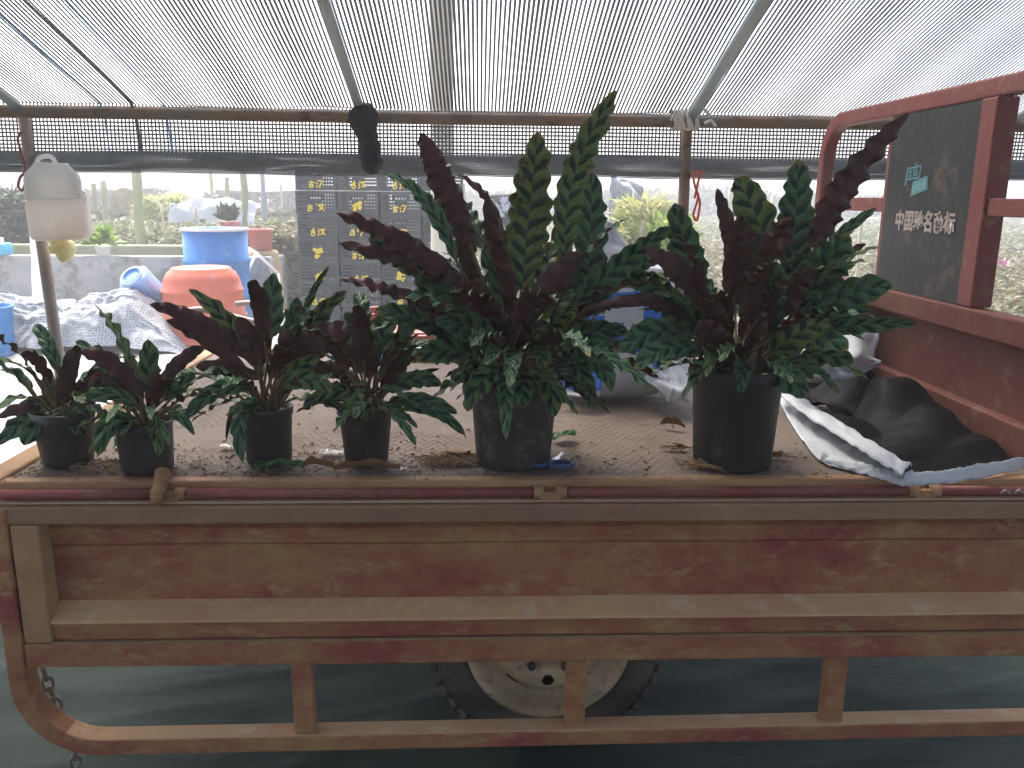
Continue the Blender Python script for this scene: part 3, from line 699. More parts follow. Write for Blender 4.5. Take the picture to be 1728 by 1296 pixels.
def plant(px, py, label, pw_b, pw_t, ph_px, mt, leaves, nfill, fl, fw_, rim=.006, wrinkle=0, seed=1, tall=1.0, fillel=(5, 80)):
    rnd = random.Random(seed)
    c = oz(px, py, BZ+.001); k = (c-CAM).dot(fw)/FPX
    rb, rt_, h = pw_b*k/2, pw_t*k/2, ph_px*k/.965
    root = empty('potted_plant', c, label, 'potted plant', 'calathea pots on the tricycle bed')
    pot('pot', root, rb, rt_, h, mt, rim, wrinkle=wrinkle)
    top = c+Vector((0, 0, h*.9))
    def soilpt(): 
        a = rnd.random()*6.28; r = rt_*.45*math.sqrt(rnd.random()); return top+Vector((r*math.cos(a), r*math.sin(a), 0))
    tocam = (CAM-top).normalized()
    for n_, L in enumerate(leaves):
        b, m, t, wpx, side = L[:5]; dy = L[5] if len(L) > 5 else 0.0; tw_ = L[6] if len(L) > 6 else rnd.uniform(-.3, .3)
        Yb = c.y+dy*.35; B = oy(*b, Yb); Mi = oy(*m, c.y+dy*.7); T = oy(*t, c.y+dy)
        nr = tocam if side == 'g' else (-tocam if side == 'm' else None)
        if side in 'gm':
            out = (T-B).normalized(); sidev = out.cross(tocam).normalized()
            nr = (nr+sidev*rnd.uniform(-.35, .35)).normalized()
        elif side == 'u': nr = (Vector((0, 0, 1))+tocam*.35)      # top face mostly up (seen near edge-on)
        elif side == 'd': nr = (Vector((0, 0, 1))-tocam*.35)
        leaf(root, soilpt(), B, Mi, T, wpx*k*(1.0 if pw_t > 120 else .84)*(.74 if side == 'm' and wpx > 35 else 1), nr, tw_, seed=seed*100+n_, wave=rnd.uniform(.10, .21))
    for n_ in range(nfill):
        az = n_*2.399+rnd.uniform(-.4, .4); el = R(rnd.uniform(*fillel)); L_ = fl*rnd.uniform(.75, 1.15)*(.72+.4*math.sin(el))
        d = Vector((math.cos(az)*math.cos(el), math.sin(az)*math.cos(el), math.sin(el)))
        out = Vector((math.cos(az), math.sin(az), 0)); s0 = soilpt()
        pl = L_*rnd.uniform(.30, .45)*(.5+.6*math.sin(el)); B = s0+d*pl+Vector((0, 0, .02))
        sag = rnd.uniform(.25, .6)*math.cos(el)
        Mi = B+d*L_*.38; T = B+d*L_*.72+Vector((0, 0, -1))*L_*sag*.55+out*L_*.1
        if T.z < BZ+.03: T.z = BZ+.03+rnd.random()*.03
        if Mi.z < BZ+.06: Mi.z = BZ+.06
        nr = Vector((0, 0, 1))*math.cos(el)-out*math.sin(el)+Vector((rnd.uniform(-.4, .4), rnd.uniform(-.4, .4), .1))
        leaf(root, s0, B, Mi, T, fw_*rnd.uniform(.6, 1.35), nr, rnd.uniform(-.7, .7), seed=seed*1000+n_, wave=rnd.uniform(.13, .26))
    return root

big = [((880, 490), (893, 360), (908, 222), 66, 'g', .05, .1), ((955, 440), (968, 300), (1040, 152), 46, 'g', .0, .5),
       ((985, 520), (995, 410), (998, 288), 56, 'g', .06, .1), ((800, 430), (752, 318), (710, 224), 60, 'm', .0, .2),
       ((845, 385), (815, 325), (772, 297), 15, 'm', .05, .5), ((770, 440), (718, 340), (640, 290), 26, 'g', -.06, 1.4),
       ((800, 505), (690, 415), (568, 360), 42, 'm', -.08, .5), ((760, 465), (680, 435), (572, 410), 32, 'm', -.04, .3),
       ((805, 520), (710, 445), (622, 400), 56, 'g', -.02, .2), ((800, 560), (690, 500), (572, 470), 24, 'm', -.10, .8),
       ((780, 570), (710, 540), (632, 523), 42, 'g', -.08, .2), ((810, 600), (755, 590), (700, 604), 44, 'g', -.12, -.2),
       ((850, 600), (795, 552), (735, 545), 46, 'g', -.14, .1), ((840, 590), (880, 530), (922, 498), 42, 'm', -.12, .2),
       ((870, 560), (925, 485), (980, 425), 58, 'm', -.10, .2), ((960, 520), (1050, 445), (1130, 382), 42, 'g', -.02, .7),
       ((960, 560), (1050, 465), (1125, 435), 30, 'g', .05, .6), ((930, 580), (985, 590), (1045, 592), 42, 'g', -.12, .2),
       ((960, 545), (1020, 515), (1085, 516), 16, 'm', -.08, .9), ((920, 610), (1000, 610), (1032, 662), 34, 'g', -.14, .2),
       ((850, 620), (815, 640), (788, 695), 42, 'g', -.13, 0), ((875, 630), (880, 650), (885, 688), 40, 'g', -.15, 0),
       ((905, 620), (925, 650), (935, 705), 38, 'g', -.14, 0), ((890, 585), (910, 595), (915, 622), 34, 'g', -.18, 0),
       ((860, 450), (838, 400), (822, 330), 34, 'm', .05, .2), ((830, 540), (800, 470), (770, 400), 40, 'm', .02, .3),
       ((850, 530), (845, 470), (835, 410), 44, 'g', .08, 0), ((930, 540), (960, 480), (1010, 400), 40, 'g', .10, .4),
       ((940, 580), (1000, 560), (1060, 560), 38, 'g', -.05, .2), ((820, 560), (760, 520), (700, 470), 46, 'g', .04, .2),
       ((850, 580), (820, 520), (800, 470), 52, 'm', -.10, .2), ((900, 590), (930, 545), (975, 520), 44, 'g', -.1, .2),
       ((960, 600), (985, 640), (1000, 690), 30, 'g', -.08, .2), ((830, 630), (790, 630), (760, 640), 34, 'g', -.1, .2)]
plant(866, 776, 'tallest leafy calathea, in a scuffed dusty black pot beside the blue scissors', 124, 148, 150, m_potd, big, 62, .30, .037, rim=.004, seed=5, fillel=(-12, 72))
right = [((1335, 470), (1342, 370), (1347, 268), 56, 'g', .05, .1), ((1375, 420), (1425, 320), (1535, 190), 64, 'm', .02, .35),
         ((1290, 410), (1270, 350), (1240, 300), 56, 'g', .03, .1), ((1245, 480), (1232, 400), (1210, 318), 36, 'm', -.02, .2),
         ((1180, 510), (1160, 430), (1138, 342), 56, 'g', .02, .1), ((1265, 470), (1300, 420), (1335, 365), 58, 'm', -.06, .1),
         ((1250, 520), (1265, 440), (1255, 375), 56, 'm', -.03, .1), ((1200, 530), (1150, 460), (1088, 418), 50, 'm', -.04, .2),
         ((1340, 530), (1385, 460), (1432, 395), 72, 'g', -.04, .1), ((1350, 545), (1430, 500), (1506, 482), 52, 'g', -.06, .2),
         ((1370, 560), (1460, 548), (1550, 545), 26, 'g', -.08, 1.0), ((1330, 580), (1380, 570), (1432, 590), 46, 'g', -.12, .1),
         ((1300, 630), (1330, 640), (1362, 672), 44, 'g', -.14, 0), ((1170, 540), (1090, 505), (1005, 517), 22, 'm', -.06, .9),
         ((1170, 570), (1105, 560), (1045, 595), 46, 'g', -.08, .1), ((1180, 590), (1120, 590), (1072, 625), 38, 'g', -.12, .1),
         ((1150, 520), (1090, 475), (1035, 482), 38, 'g', .02, .2), ((1390, 500), (1425, 440), (1462, 412), 16, 'm', .0, .8),
         ((1380, 440), (1420, 395), (1480, 350), 20, 'g', .06, 1.0), ((1235, 570), (1205, 530), (1185, 505), 42, 'm', -.12, .2),
         ((1240, 600), (1205, 565), (1175, 548), 44, 'm', -.14, .2), ((1300, 560), (1300, 500), (1310, 440), 60, 'm', -.10, .1),
         ((1280, 560), (1330, 500), (1365, 450), 56, 'm', -.08, .2), ((1340, 560), (1400, 530), (1470, 520), 48, 'g', -.02, .2),
         ((1200, 560), (1140, 520), (1095, 500), 48, 'g', -.03, .2), ((1300, 600), (1350, 560), (1400, 540), 50, 'g', -.12, .2),
         ((1260, 590), (1270, 520), (1280, 470), 56, 'm', -.13, .1), ((1350, 600), (1400, 600), (1440, 612), 34, 'g', -.05, .2)]
plant(1234, 779, 'leafy calathea in a large clean black pot next to the black plastic sheet', 128, 148, 160, m_pot, right, 54, .28, .037, seed=6, fillel=(2, 72))
mid3 = [((458, 570), (458, 520), (462, 460), 48, 'g', .04, .1), ((430, 610), (340, 545), (252, 514), 34, 'm', -.05, .4),
        ((430, 620), (385, 545), (318, 488), 34, 'g', -.02, .9), ((425, 640), (350, 575), (280, 540), 38, 'm', -.07, .3),
        ((480, 600), (492, 555), (502, 500), 36, 'g', .03, .1), ((485, 600), (530, 540), (585, 490), 36, 'g', .0, .5),
        ((500, 570), (525, 500), (556, 448), 14, 'g', .05, .9), ((480, 630), (535, 575), (598, 560), 74, 'm', -.06, .2),
        ((430, 655), (365, 660), (308, 712), 32, 'g', -.07, .2), ((430, 690), (405, 710), (410, 782), 30, 'g', -.10, 0),
        ((420, 690), (395, 690), (382, 745), 10, 'm', -.06, .3), ((440, 620), (425, 575), (400, 535), 52, 'm', -.05, .1),
        ((465, 640), (480, 590), (490, 555), 50, 'm', -.07, .1), ((480, 640), (505, 620), (540, 600), 44, 'g', -.05, .2),
        ((440, 640), (380, 620), (330, 620), 40, 'm', -.03, .3), ((470, 650), (520, 640), (560, 660), 40, 'g', -.06, .2)]
plant(455, 777, 'calathea in a straight black pot with one leaf hanging over its side', 74, 82, 92, m_pot, mid3, 22, .21, .027, rim=.003, seed=3, fillel=(0, 75))
mid4 = [((635, 600), (612, 560), (580, 528), 38, 'g', .02, .2), ((640, 600), (650, 555), (655, 510), 42, 'g', .04, .1),
        ((655, 640), (675, 605), (690, 575), 44, 'g', .0, .1), ((655, 660), (700, 640), (745, 650), 36, 'g', -.03, .2),
        ((655, 680), (715, 675), (772, 698), 30, 'g', -.05, .2), ((680, 690), (735, 695), (785, 735), 24, 'g', -.07, .2),
        ((665, 640), (700, 632), (742, 622), 12, 'm', .02, .6), ((612, 650), (600, 665), (602, 700), 36, 'g', -.08, 0),
        ((630, 670), (625, 690), (612, 712), 30, 'g', -.09, 0), ((595, 640), (545, 625), (490, 650), 42, 'm', -.04, .2),
        ((600, 620), (570, 585), (525, 560), 56, 'm', -.03, .2), ((625, 640), (620, 595), (612, 570), 50, 'm', -.06, .1),
        ((640, 640), (690, 550), (705, 520), 36, 'g', .06, .3), ((605, 670), (560, 660), (510, 690), 34, 'g', -.03, .2),
        ((645, 660), (660, 620), (662, 590), 44, 'm', -.04, .1)]
plant(619, 776, 'calathea in a tapered black pot between the overhung pot and the tallest calathea', 72, 90, 92, m_pot, mid4, 24, .21, .027, rim=.003, seed=4, fillel=(-10, 75))
sm2 = [((250, 665), (250, 620), (250, 572), 44, 'g', .02, .1), ((240, 680), (190, 615), (135, 595), 46, 'm', -.03, .2),
       ((265, 670), (290, 625), (310, 600), 36, 'm', .0, .2), ((275, 675), (305, 650), (328, 628), 30, 'g', .0, .4),
       ((285, 640), (315, 600), (345, 590), 28, 'm', .03, .5), ((235, 690), (190, 665), (138, 672), 28, 'g', -.03, .3),
       ((225, 715), (185, 715), (166, 770), 40, 'g', -.06, .1), ((280, 705), (305, 705), (328, 735), 18, 'g', -.05, .3),
       ((255, 690), (262, 655), (268, 630), 44, 'm', -.05, .1), ((235, 680), (215, 640), (205, 610), 40, 'm', -.02, .1),
       ((255, 715), (265, 720), (272, 735), 32, 'g', -.07, 0), ((230, 700), (180, 640), (150, 655), 22, 'm', -.02, .5)]
plant(250, 791, 'small calathea in a soft black grow bag beside the straw rope', 82, 92, 82, m_bagp, sm2, 20, .18, .025, rim=0, wrinkle=.035, seed=2, fillel=(-25, 70))
sm1 = [((88, 690), (84, 655), (80, 620), 28, 'g', .03, .1), ((105, 690), (115, 630), (135, 580), 44, 'm', .0, .2),
       ((80, 705), (40, 690), (-5, 705), 30, 'm', -.02, .3), ((85, 715), (40, 715), (-5, 752), 38, 'g', -.03, .2),
       ((95, 720), (60, 725), (40, 752), 40, 'g', -.06, .1), ((110, 705), (135, 690), (160, 700), 34, 'g', -.05, .1),
       ((100, 705), (70, 680), (30, 690), 30, 'g', .0, .3), ((115, 700), (150, 650), (178, 612), 34, 'm', .04, .3),
       ((120, 715), (130, 720), (142, 735), 30, 'g', -.06, 0)]
plant(116, 779, 'smallest calathea in a leaning black grow bag at the end of the row', 78, 100, 88, m_bagp, sm1, 20, .17, .025, rim=0, wrinkle=.035, seed=1, fillel=(-25, 65))

# ================================================================== THINGS ON THE BED
def flat_leaf(px, py, ang, L_, W, label, mt=None, curl=.01, seed=1):
    c = oz(px, py, BZ+.004)
    def fn(u, v):
        t = u; s = v*2-1; w_ = W*shape(min(max(t, .001), .999))*.5
        x = (t-.5)*L_; y = s*w_; z = curl*(s*s)+.0025*math.sin(t*13+seed)*abs(s)+.016*math.sin(t*math.pi)*(.5-.5*s)+.003
        return (x*math.cos(ang)-y*math.sin(ang), x*math.sin(ang)+y*math.cos(ang), z)
    m_ = MB().grid(fn, 26, 6); o = m_.build('fallen_leaf', mt or m_ltop); o.location = c
    if not mt:
        la = o.data.uv_layers.new(name='pat'); lb = o.data.uv_layers.new(name='st')
        for l in o.data.loops:
            k = l.vertex_index; a, b = (k % 27)/26, (k//27)/6; la.data[l.index].uv = (b, a*L_/.03); lb.data[l.index].uv = (b, a*.9)
    return tag(o, label, 'leaf')
flat_leaf(472, 793, .05, .095, .062, 'fallen green leaf lying in front of the straight black pot', seed=2)
flat_leaf(535, 792, -.1, .07, .02, 'fallen dry brown leaf next to the fallen green leaf', m_rubbish, seed=3)
flat_leaf(620, 795, .05, .13, .022, 'long dry brown leaf lying in front of the tapered black pot', m_rubbish, seed=6)
flat_leaf(952, 742, .5, .06, .042, 'fallen green leaf behind the scissor blades', seed=4)
flat_leaf(1135, 722, -.5, .06, .012, 'dry twig-like leaf on the bed beside the large clean pot', m_rubbish, seed=5)
# scissors
sx = empty('scissors', oz(930, 785, BZ+.004), 'blue-handled scissors lying beside the tallest calathea', 'scissors')
def sloop(cx, cy, rx, ry, rot):
    pts = []
    for k in range(21):
        a = 2*math.pi*k/20; x, y = rx*math.cos(a), ry*math.sin(a)
        pts.append((cx+x*math.cos(rot)-y*math.sin(rot), cy+x*math.sin(rot)+y*math.cos(rot), .006))
    return MB().tube(pts, .0052, 8)
sloop(.020, -.012, .024, .017, .15).build('handle', m_handle, parent=sx)
sloop(-.022, -.006, .022, .013, .35).build('handle', m_handle, parent=sx)
for a, b in (((.008, .002), (.030, .075)), ((.0, .004), (.036, .070))):
    m_ = MB(); d = Vector((b[0]-a[0], b[1]-a[1], 0)); s_ = Vector((-d.y, d.x, 0)).normalized()
    A = Vector((*a, .005)); B_ = Vector((*b, .004))
    m_.add([A-s_*.006, A+s_*.006, B_+s_*.0008, B_-s_*.0008, A-s_*.006+Vector((0, 0, .002)), A+s_*.006+Vector((0, 0, .002)), B_+s_*.0008+Vector((0, 0, .002)), B_-s_*.0008+Vector((0, 0, .002))],
           [(3, 2, 1, 0), (4, 5, 6, 7), (0, 1, 5, 4), (1, 2, 6, 5), (2, 3, 7, 6), (3, 0, 4, 7)])
    m_.build('blade', m_blade, parent=sx)
MB().lathe([(.005, .0085), (.004, .010), (.001, .010)], 12, c=(.006, .010, 0)).build('pivot_screw', m_blade, parent=sx)
# straw rope end hanging over the edge
rp_ = smooth_path([oz(275, 800, BZ+.008), oy(272, 812, Y0-.002), oy(268, 828, Y0-.026), oy(264, 846, Y0-.034), oy(262, 852, Y0-.036)], 8)
o = MB().sweep(rp_, lambda i: [((.015*(1+.22*math.sin(i*1.9)))*(1-.35*i/len(rp_))*math.cos(2*math.pi*j/12), (.013*(1+.22*math.sin(i*1.9)))*(1-.35*i/len(rp_))*math.sin(2*math.pi*j/12)) for j in range(12)], 0, True, ref=(1, 0, 0)).build('straw_rope', m_rope)
tag(base_at(o, rp_[0]), 'coiled straw rope end hanging over the hinge', 'rope')
def fibres(px, py, n, spread, L_, label, seed):
    rnd = random.Random(seed); m_ = MB(); c = oz(px, py, BZ+.003)
    for k in range(n):
        a = rnd.random()*6.28; r = spread*rnd.random()**.7; p = c+Vector((r*math.cos(a)*1.6, r*math.sin(a)*.6, .003+rnd.random()*.014*(1-r/spread)))
        b = rnd.random()*3.14; l = L_*rnd.uniform(.4, 1.2); e = Vector((math.cos(b), math.sin(b)*.6, rnd.uniform(-.02, .15)))*l
        q = [p-e*.5, p+Vector((rnd.uniform(-1, 1), rnd.uniform(-1, 1), .4))*l*.12, p+e*.5]
        for v in q: v.z = max(v.z, BZ+.002)
        m_.tube(smooth_path(q, 3), .0009+.0008*rnd.random(), 4)
    o = m_.build('root_fibres', m_fibre); base_at(o, c); tag(o, label, 'straw', kind='stuff'); return o
fibres(765, 778, 110, .042, .06, 'dry root fibres spilled beside the tallest calathea pot', 1)
fibres(1200, 788, 70, .04, .06, 'dry root fibres in front of the large clean pot', 2)
fibres(1310, 772, 50, .022, .03, 'dry root crumbs between the large clean pot and the black sheet', 3)
fibres(1140, 758, 40, .02, .03, 'dry root crumbs on the bed left of the large clean pot', 4)
fibres(185, 788, 60, .05, .03, 'dry root crumbs between the two grow bags', 6)
o = MB().grid(lambda u, v: tuple(oz(752+42*u, 772-14*v, BZ+.005+.014*math.sin(v*2.4)+.006*nz(u*6, v*5))), 12, 8).build('dry_bract', m_rubbish, solid=.001)
tag(base_at(o, oz(777, 758, BZ)), 'curled dry brown scrap beside the tallest calathea pot', 'scrap')
# soil crumbs and leaf bits scattered over the bed
rnd = random.Random(31); m_ = MB()
for k in range(1500):
    px_0 = rnd.choice(((116, 779), (250, 791), (455, 777), (619, 776), (866, 776), (1234, 779), None, None, None))
    if px_0: c = oz(px_0[0], px_0[1], BZ); p = Vector((c.x+rnd.gauss(0, .10), c.y+rnd.gauss(-.02, .07), BZ))
    else: p = Vector((rnd.uniform(X0+.02, X1-.05), Y0+.01+(Y1-Y0)*rnd.random()**2, BZ))
    if not (X0 < p.x < X1-.04 and Y0+.004 < p.y < Y1): continue
    r_ = rnd.uniform(.0008, .0028); a = rnd.random()*6.28; e_ = rnd.uniform(1, 3)
    u_ = Vector((math.cos(a), math.sin(a), 0)); w_ = Vector((-u_.y, u_.x, 0))
    m_.add([p-u_*r_*e_, p+w_*r_, p+u_*r_*e_, p-w_*r_, p+Vector((0, 0, r_*1.2+.0012))], [(0, 3, 4), (3, 2, 4), (2, 1, 4), (1, 0, 4)], 0 if rnd.random() < .7 else 1)
tag(m_.build('soil_crumbs', [m_rubbish, m_fibre]), 'soil crumbs and dry bits scattered on the tread plate', 'soil', kind='stuff')
# crumpled clear film scraps
for px, py, s_, sd_, lb in ((560, 765, .028, 1, 'shiny clear film scrap beside the tapered black pot'), (675, 795, .022, 2, 'shiny clear film scrap in front of the tapered black pot'), (385, 755, .02, 3, 'shiny clear film scrap beside the straight black pot')):
    c = oz(px, py, BZ+.004)
    o = MB().grid(lambda u, v: ((u-.5)*s_*1.8, (v-.5)*s_, .004+.004*abs(nz(u*5+sd_, v*5, sd_))), 10, 8, smooth=False).build('film_scrap', mat('clear_film', (.42, .40, .38), (.30, .25, .2), 60, .15, spec=.8)); o.location = c
    tag(o, lb, 'film')
# black/white polythene sheet
A, B_, C_, D_ = oz(1318, 672, BZ+.006), oz(1525, 806, BZ+.006), oz(1740, 778, BZ+.006), oz(1665, 660, BZ+.006)
C_.x = min(C_.x, 1.12); D_.x = 1.115; D_.y = 2.06
def shp(u, v):
    p = (B_*(1-u)+C_*u)*(1-v)+(A*(1-u)+D_*u)*v
    h = .006+.075*abs(nz(p.x*2.6+p.y*2.4, p.y*2.2-p.x*2.6, 1, 1.2))+.030*abs(nz(p.x*5-p.y*6, p.y*1.5, 4))+.009*abs(nz(p.x*9+p.y*12, p.y*2, 9))+.001*nz(p.x*40, p.y*40)
    b = .095*math.exp(-((u-.50)/.17)**2-((v-1.0)/.32)**2)+.055*math.exp(-((u-.85)/.3)**2-((v-.75)/.35)**2)
    e = min(1, min(v, 1-v if False else 1, u*3+.25)*6+.15)
    return Vector((p.x, p.y, BZ+.004+(h+b)*e))
psh = empty('plastic_sheet', oz(1530, 720, BZ), 'black polythene sheet with white folded edges spread beside the headboard', 'plastic sheet')
child(MB().grid(shp, 130, 110).build('black_side', m_sheetb), psh)
# white folded borders: a rolled strip along the sheet's two front edges
def strip(outer, inner, n, name, hgt, seed):
    o_ = smooth_path(outer, 10); i_ = smooth_path(inner, 10); k = min(len(o_), len(i_))
    o_ = [o_[int(j*(len(o_)-1)/(k-1))] for j in range(k)]; i_ = [i_[int(j*(len(i_)-1)/(k-1))] for j in range(k)]
    def fn(u, v):
        a = u*(k-1); j = min(int(a), k-2); f_ = a-j
        p = o_[j].lerp(o_[j+1], f_).lerp(i_[j].lerp(i_[j+1], f_), v)
        z = p.z+hgt*math.sin(v*math.pi)**.7+.006*nz(u*14, v*3, seed)+.004*nz(u*30, v*7, seed)
        return Vector((p.x, p.y, max(z, BZ+.003)))
    return child(MB().grid(fn, 50, 12).build(name, m_sheetw, solid=.0015), psh)
in1 = [(1316, 655), (1360, 690), (1420, 728), (1480, 766), (1526, 794)]
out1 = [(1310, 664), (1335, 715), (1382, 776), (1440, 795), (1522, 819)]
strip([oz(*p, BZ+.003) for p in out1], [oz(p[0]+8, p[1]-6, BZ+.004) for p in in1], 20, 'white_fold', .002, 1)
strip([oz(p[0]-4, p[1]+9, BZ+.040) for p in in1], [oz(p[0]+12, p[1]-6, BZ+.034) for p in in1], 20, 'white_fold', .010, 3)
lo1 = [(1384, 778), (1440, 796), (1490, 810), (1524, 821)]
strip([oz(*p, BZ+.004) for p in lo1], [oz(p[0]+8, p[1]-14, BZ+.014) for p in lo1], 20, 'white_fold', .009, 4)
strip([oz(1522, 820, BZ+.004), oz(1580, 818, BZ+.004), oz(1650, 808, BZ+.004), oz(1728, 792, BZ+.004)],
      [oz(1530, 800, BZ+.022), oz(1580, 800, BZ+.024), oz(1640, 788, BZ+.03), oz(1725, 778, BZ+.02)], 20, 'white_fold', .012, 2)
# white crumple lying on the back of the sheet
def crump(name, pxg, seed, mt, label, amp=.03, Yb=1.95, cat='plastic sheet', nu=26, nv=26, sharp=1.0):
    """pxg: rows of pixel+Y control points -> crumpled sheet"""
    nr, nc = len(pxg), len(pxg[0]); P = [[oy(a, b, c) for a, b, c in row] for row in pxg]
    def fn(u, v):
        a = u*(nc-1); i = min(int(a), nc-2); fu = a-i; b = v*(nr-1); j = min(int(b), nr-2); fv = b-j
        p = (P[j][i]*(1-fu)+P[j][i+1]*fu)*(1-fv)+(P[j+1][i]*(1-fu)+P[j+1][i+1]*fu)*fv
        n1 = abs(nz(u*2.1+seed, v*2.4+u, seed*1.7))-.2; n2 = abs(nz(u*4+v*2, v*3-seed, 2))-.2
        q = p+Vector((.25*n2, -(n1+.5*n2), .6*n1))*amp
        q.z = max(q.z, BZ+.004); return q
    o = MB().grid(fn, nu, nv).build(name, mt, solid=.0012); base_at(o, P[0][0]); return tag(o, label, cat)
crump('white_film', [[(1330, 615, 1.98), (1395, 640, 1.93), (1440, 640, 1.95), (1490, 615, 2.0)], [(1325, 598, 2.02), (1390, 615, 1.94), (1440, 610, 1.98), (1480, 600, 2.03)], [(1335, 585, 2.10), (1390, 570, 2.08), (1450, 550, 2.08), (1482, 540, 2.12)]], 3, m_sheetw, 'crumpled white film heaped on the back of the black sheet', amp=.05)
crump('white_film', [[(1095, 650, 2.06), (1130, 678, 2.0), (1165, 682, 2.0)], [(1088, 630, 2.12), (1125, 635, 2.06), (1165, 640, 2.06)], [(1085, 622, 2.2), (1120, 600, 2.2), (1165, 600, 2.2)]], 5, m_sheetw, 'crumpled white film behind the large clean pot', amp=.05)
crump('white_film', [[(1640, 672, 1.96), (1690, 705, 1.86)], [(1640, 662, 1.99), (1688, 690, 1.90)]], 8, m_sheetw, 'white film corner with blue print at the foot of the headboard', amp=.01, nu=10, nv=6)
# sacks
def sack(name, c, w_, d_, h_, label, mt, seed, lean=(0, 0), gather=.55, blue=None):
    root = empty(name, c, label, 'sack')
    m_ = MB(); nr, n = 18, 36; v = []
    for i in range(nr+1):
        t = i/nr
        k = min(1, (t/.07)**.5) if t < .07 else 1
        k *= 1 - (1-gather)*max(0, (t-.55)/.45)**1.4
        k *= 1+.10*math.sin(t*math.pi)
        for j in range(n):
            a = 2*math.pi*j/n; ca, sa = math.cos(a), math.sin(a); e = .62
            x = math.copysign(abs(ca)**e, ca)*w_/2*k; y = math.copysign(abs(sa)**e, sa)*d_/2*k
            f = 1+.09*nz(ca*1.7, sa*1.7, t*3+seed)+.07*nz(ca*4, sa*4, t*7+seed)*(.3+t)
            v.append((x*f+lean[0]*t, y*f+lean[1]*t, .003+h_*t+.03*h_*nz(ca*2, sa*2, seed)*t))
    f = [(i*n+j, i*n+(j+1) % n, (i+1)*n+(j+1) % n, (i+1)*n+j) for i in range(nr) for j in range(n)]
    f.append(tuple(range(n))[::-1])
    f.append(tuple(nr*n+j for j in range(n)))
    m_.add(v, f, 0, True)
    if blue:
        for idx, q in enumerate(f[:-2]):
            i, j = idx//n, idx % n
            if blue(i/nr, (j/n-.75+.5) % 1-.5): m_.m[idx] = 1
    m_.build('sack_body', [mt, m_blue], parent=root); return root
c = oz(1035, 640, BZ); 
def bl(t, a): 
    if t < .1: return False
    if t > .78: return False
    s_ = (a*3.2+t*1.1) % .55
    return not (.0 < s_ < .2) and not (t < .34 and abs(a+.02) < .05) and t > .14
sack('fertiliser_sack', Vector((.365, 2.225, BZ)), .30, .20, .35, 'blue and white printed sack standing between the two big calatheas', m_sack, 2, lean=(.03, .05), gather=.8, blue=bl)
crump('sack_flap', [[(950, 480, 2.33), (1010, 480, 2.30), (1060, 470, 2.33), (1110, 450, 2.36)], [(960, 430, 2.36), (1010, 420, 2.34), (1050, 430, 2.38), (1090, 440, 2.42)], [(1000, 380, 2.42), (1018, 360, 2.40), (1035, 385, 2.42), (1060, 420, 2.46)]], 4, m_sack, 'white upright sack mouth above the blue printed sack', amp=.04, cat='sack')
o = crump('sack_corner', [[(940, 662, 2.08), (985, 672, 2.05), (1012, 678, 2.05)], [(942, 652, 2.1), (985, 660, 2.06), (1014, 655, 2.07)], [(955, 605, 2.14), (985, 600, 2.13), (1020, 615, 2.14)]], 7, m_sack, 'blue printed sack corner lying flat behind the scissors', amp=.02, cat='sack', nu=14, nv=14)
o.data.materials.append(m_blue)
for p in o.data.polygons:
    if (p.index//14) > 5: p.material_index = 1
sack('white_sack', Vector((1.02, 2.42, BZ)), .22, .22, .26, 'white sack with blue print standing against the headboard', m_sack, 6, lean=(.0, .02), gather=.85, blue=lambda t, a: (.42 < t < .50 or .58 < t < .64) and -.02 < a < .16 and int(a*60) % 3 != 0)
# enamel bowl tilted on top of the white sack
bw = empty('enamel_bowl', Vector((1.0, 2.43, .945)), 'tilted bowl with red and white outside and black inside', 'bowl')
bw.rotation_euler = (R(62), R(-16), 0)
MB().lathe([(.001, -.058), (.03, -.055), (.052, -.04), (.066, -.018), (.074, .006)], 36).build('outer_shell', m_enamel, parent=bw, solid=.001)
MB().lathe([(.001, -.053), (.028, -.050), (.049, -.036), (.062, -.016), (.071, .006), (.074, .0075)][::-1], 36).build('inner_shell', m_blackin, parent=bw)
# flattened sack on the far bed edge
def fsk(u, v):
    p = oz(560, 606, BZ+.005).lerp(oz(820, 606, BZ+.005), u); return Vector((p.x, 2.70+.14*v, BZ+.006+.035*math.sin(v*math.pi)**.6*(1+.3*nz(u*9, v*3))+.004*nz(u*20, v*6)))
m_ = MB().grid(fsk, 60, 14)
o = m_.build('flat_sack', [m_sack, m_blue], solid=.001)
for p in o.data.polygons:
    i, j = p.index % 60, p.index//60
    if j < 2+abs((i % 14)-7)*.7: p.material_index = 1
tag(base_at(o, oz(690, 600, BZ)), 'flat white sack with blue zigzag print along the far bed edge', 'sack')

# ================================================================== BEYOND THE TRICYCLE
# hand cart with curved tubular handles
cart = empty('hand_cart', (-.55, 3.45, 0), 'red hand cart with two curved worn pipe handles', 'hand cart')
def cpart(m_, name, mt, **k): return child(m_.build(name, mt, **k), cart)
cpart(MB().tube(smooth_path([oy(308, 527, 3.30), oy(345, 523, 3.32), (oy(420, 541, 3.36)), oy(500, 558, 3.38), oy(600, 578, 3.40)], 6), .0125, 10), 'handle', m_pinkpipe)
cpart(MB().tube(smooth_path([oy(398, 513, 3.75), oy(430, 512, 3.75), oy(475, 528, 3.72), oy(540, 552, 3.70), oy(620, 575, 3.68)], 6), .0125, 10), 'handle', m_pinkpipe)
a, b = oy(545, 575, 3.36), oy(800, 572, 3.36)
cpart(MB().bar(a, b, .03, .035), 'frame_bar', m_redcart)
a2, b2 = oy(560, 560, 3.80), oy(800, 560, 3.80)
cpart(MB().bar(a2, b2, .03, .035), 'frame_bar', m_redcart)
cpart(MB().box(oy(625, 0, 3.6).x, oy(800, 0, 3.6).x+.05, 3.38, 3.78, a.z+.02, a.z+.03), 'deck', m_redcart)
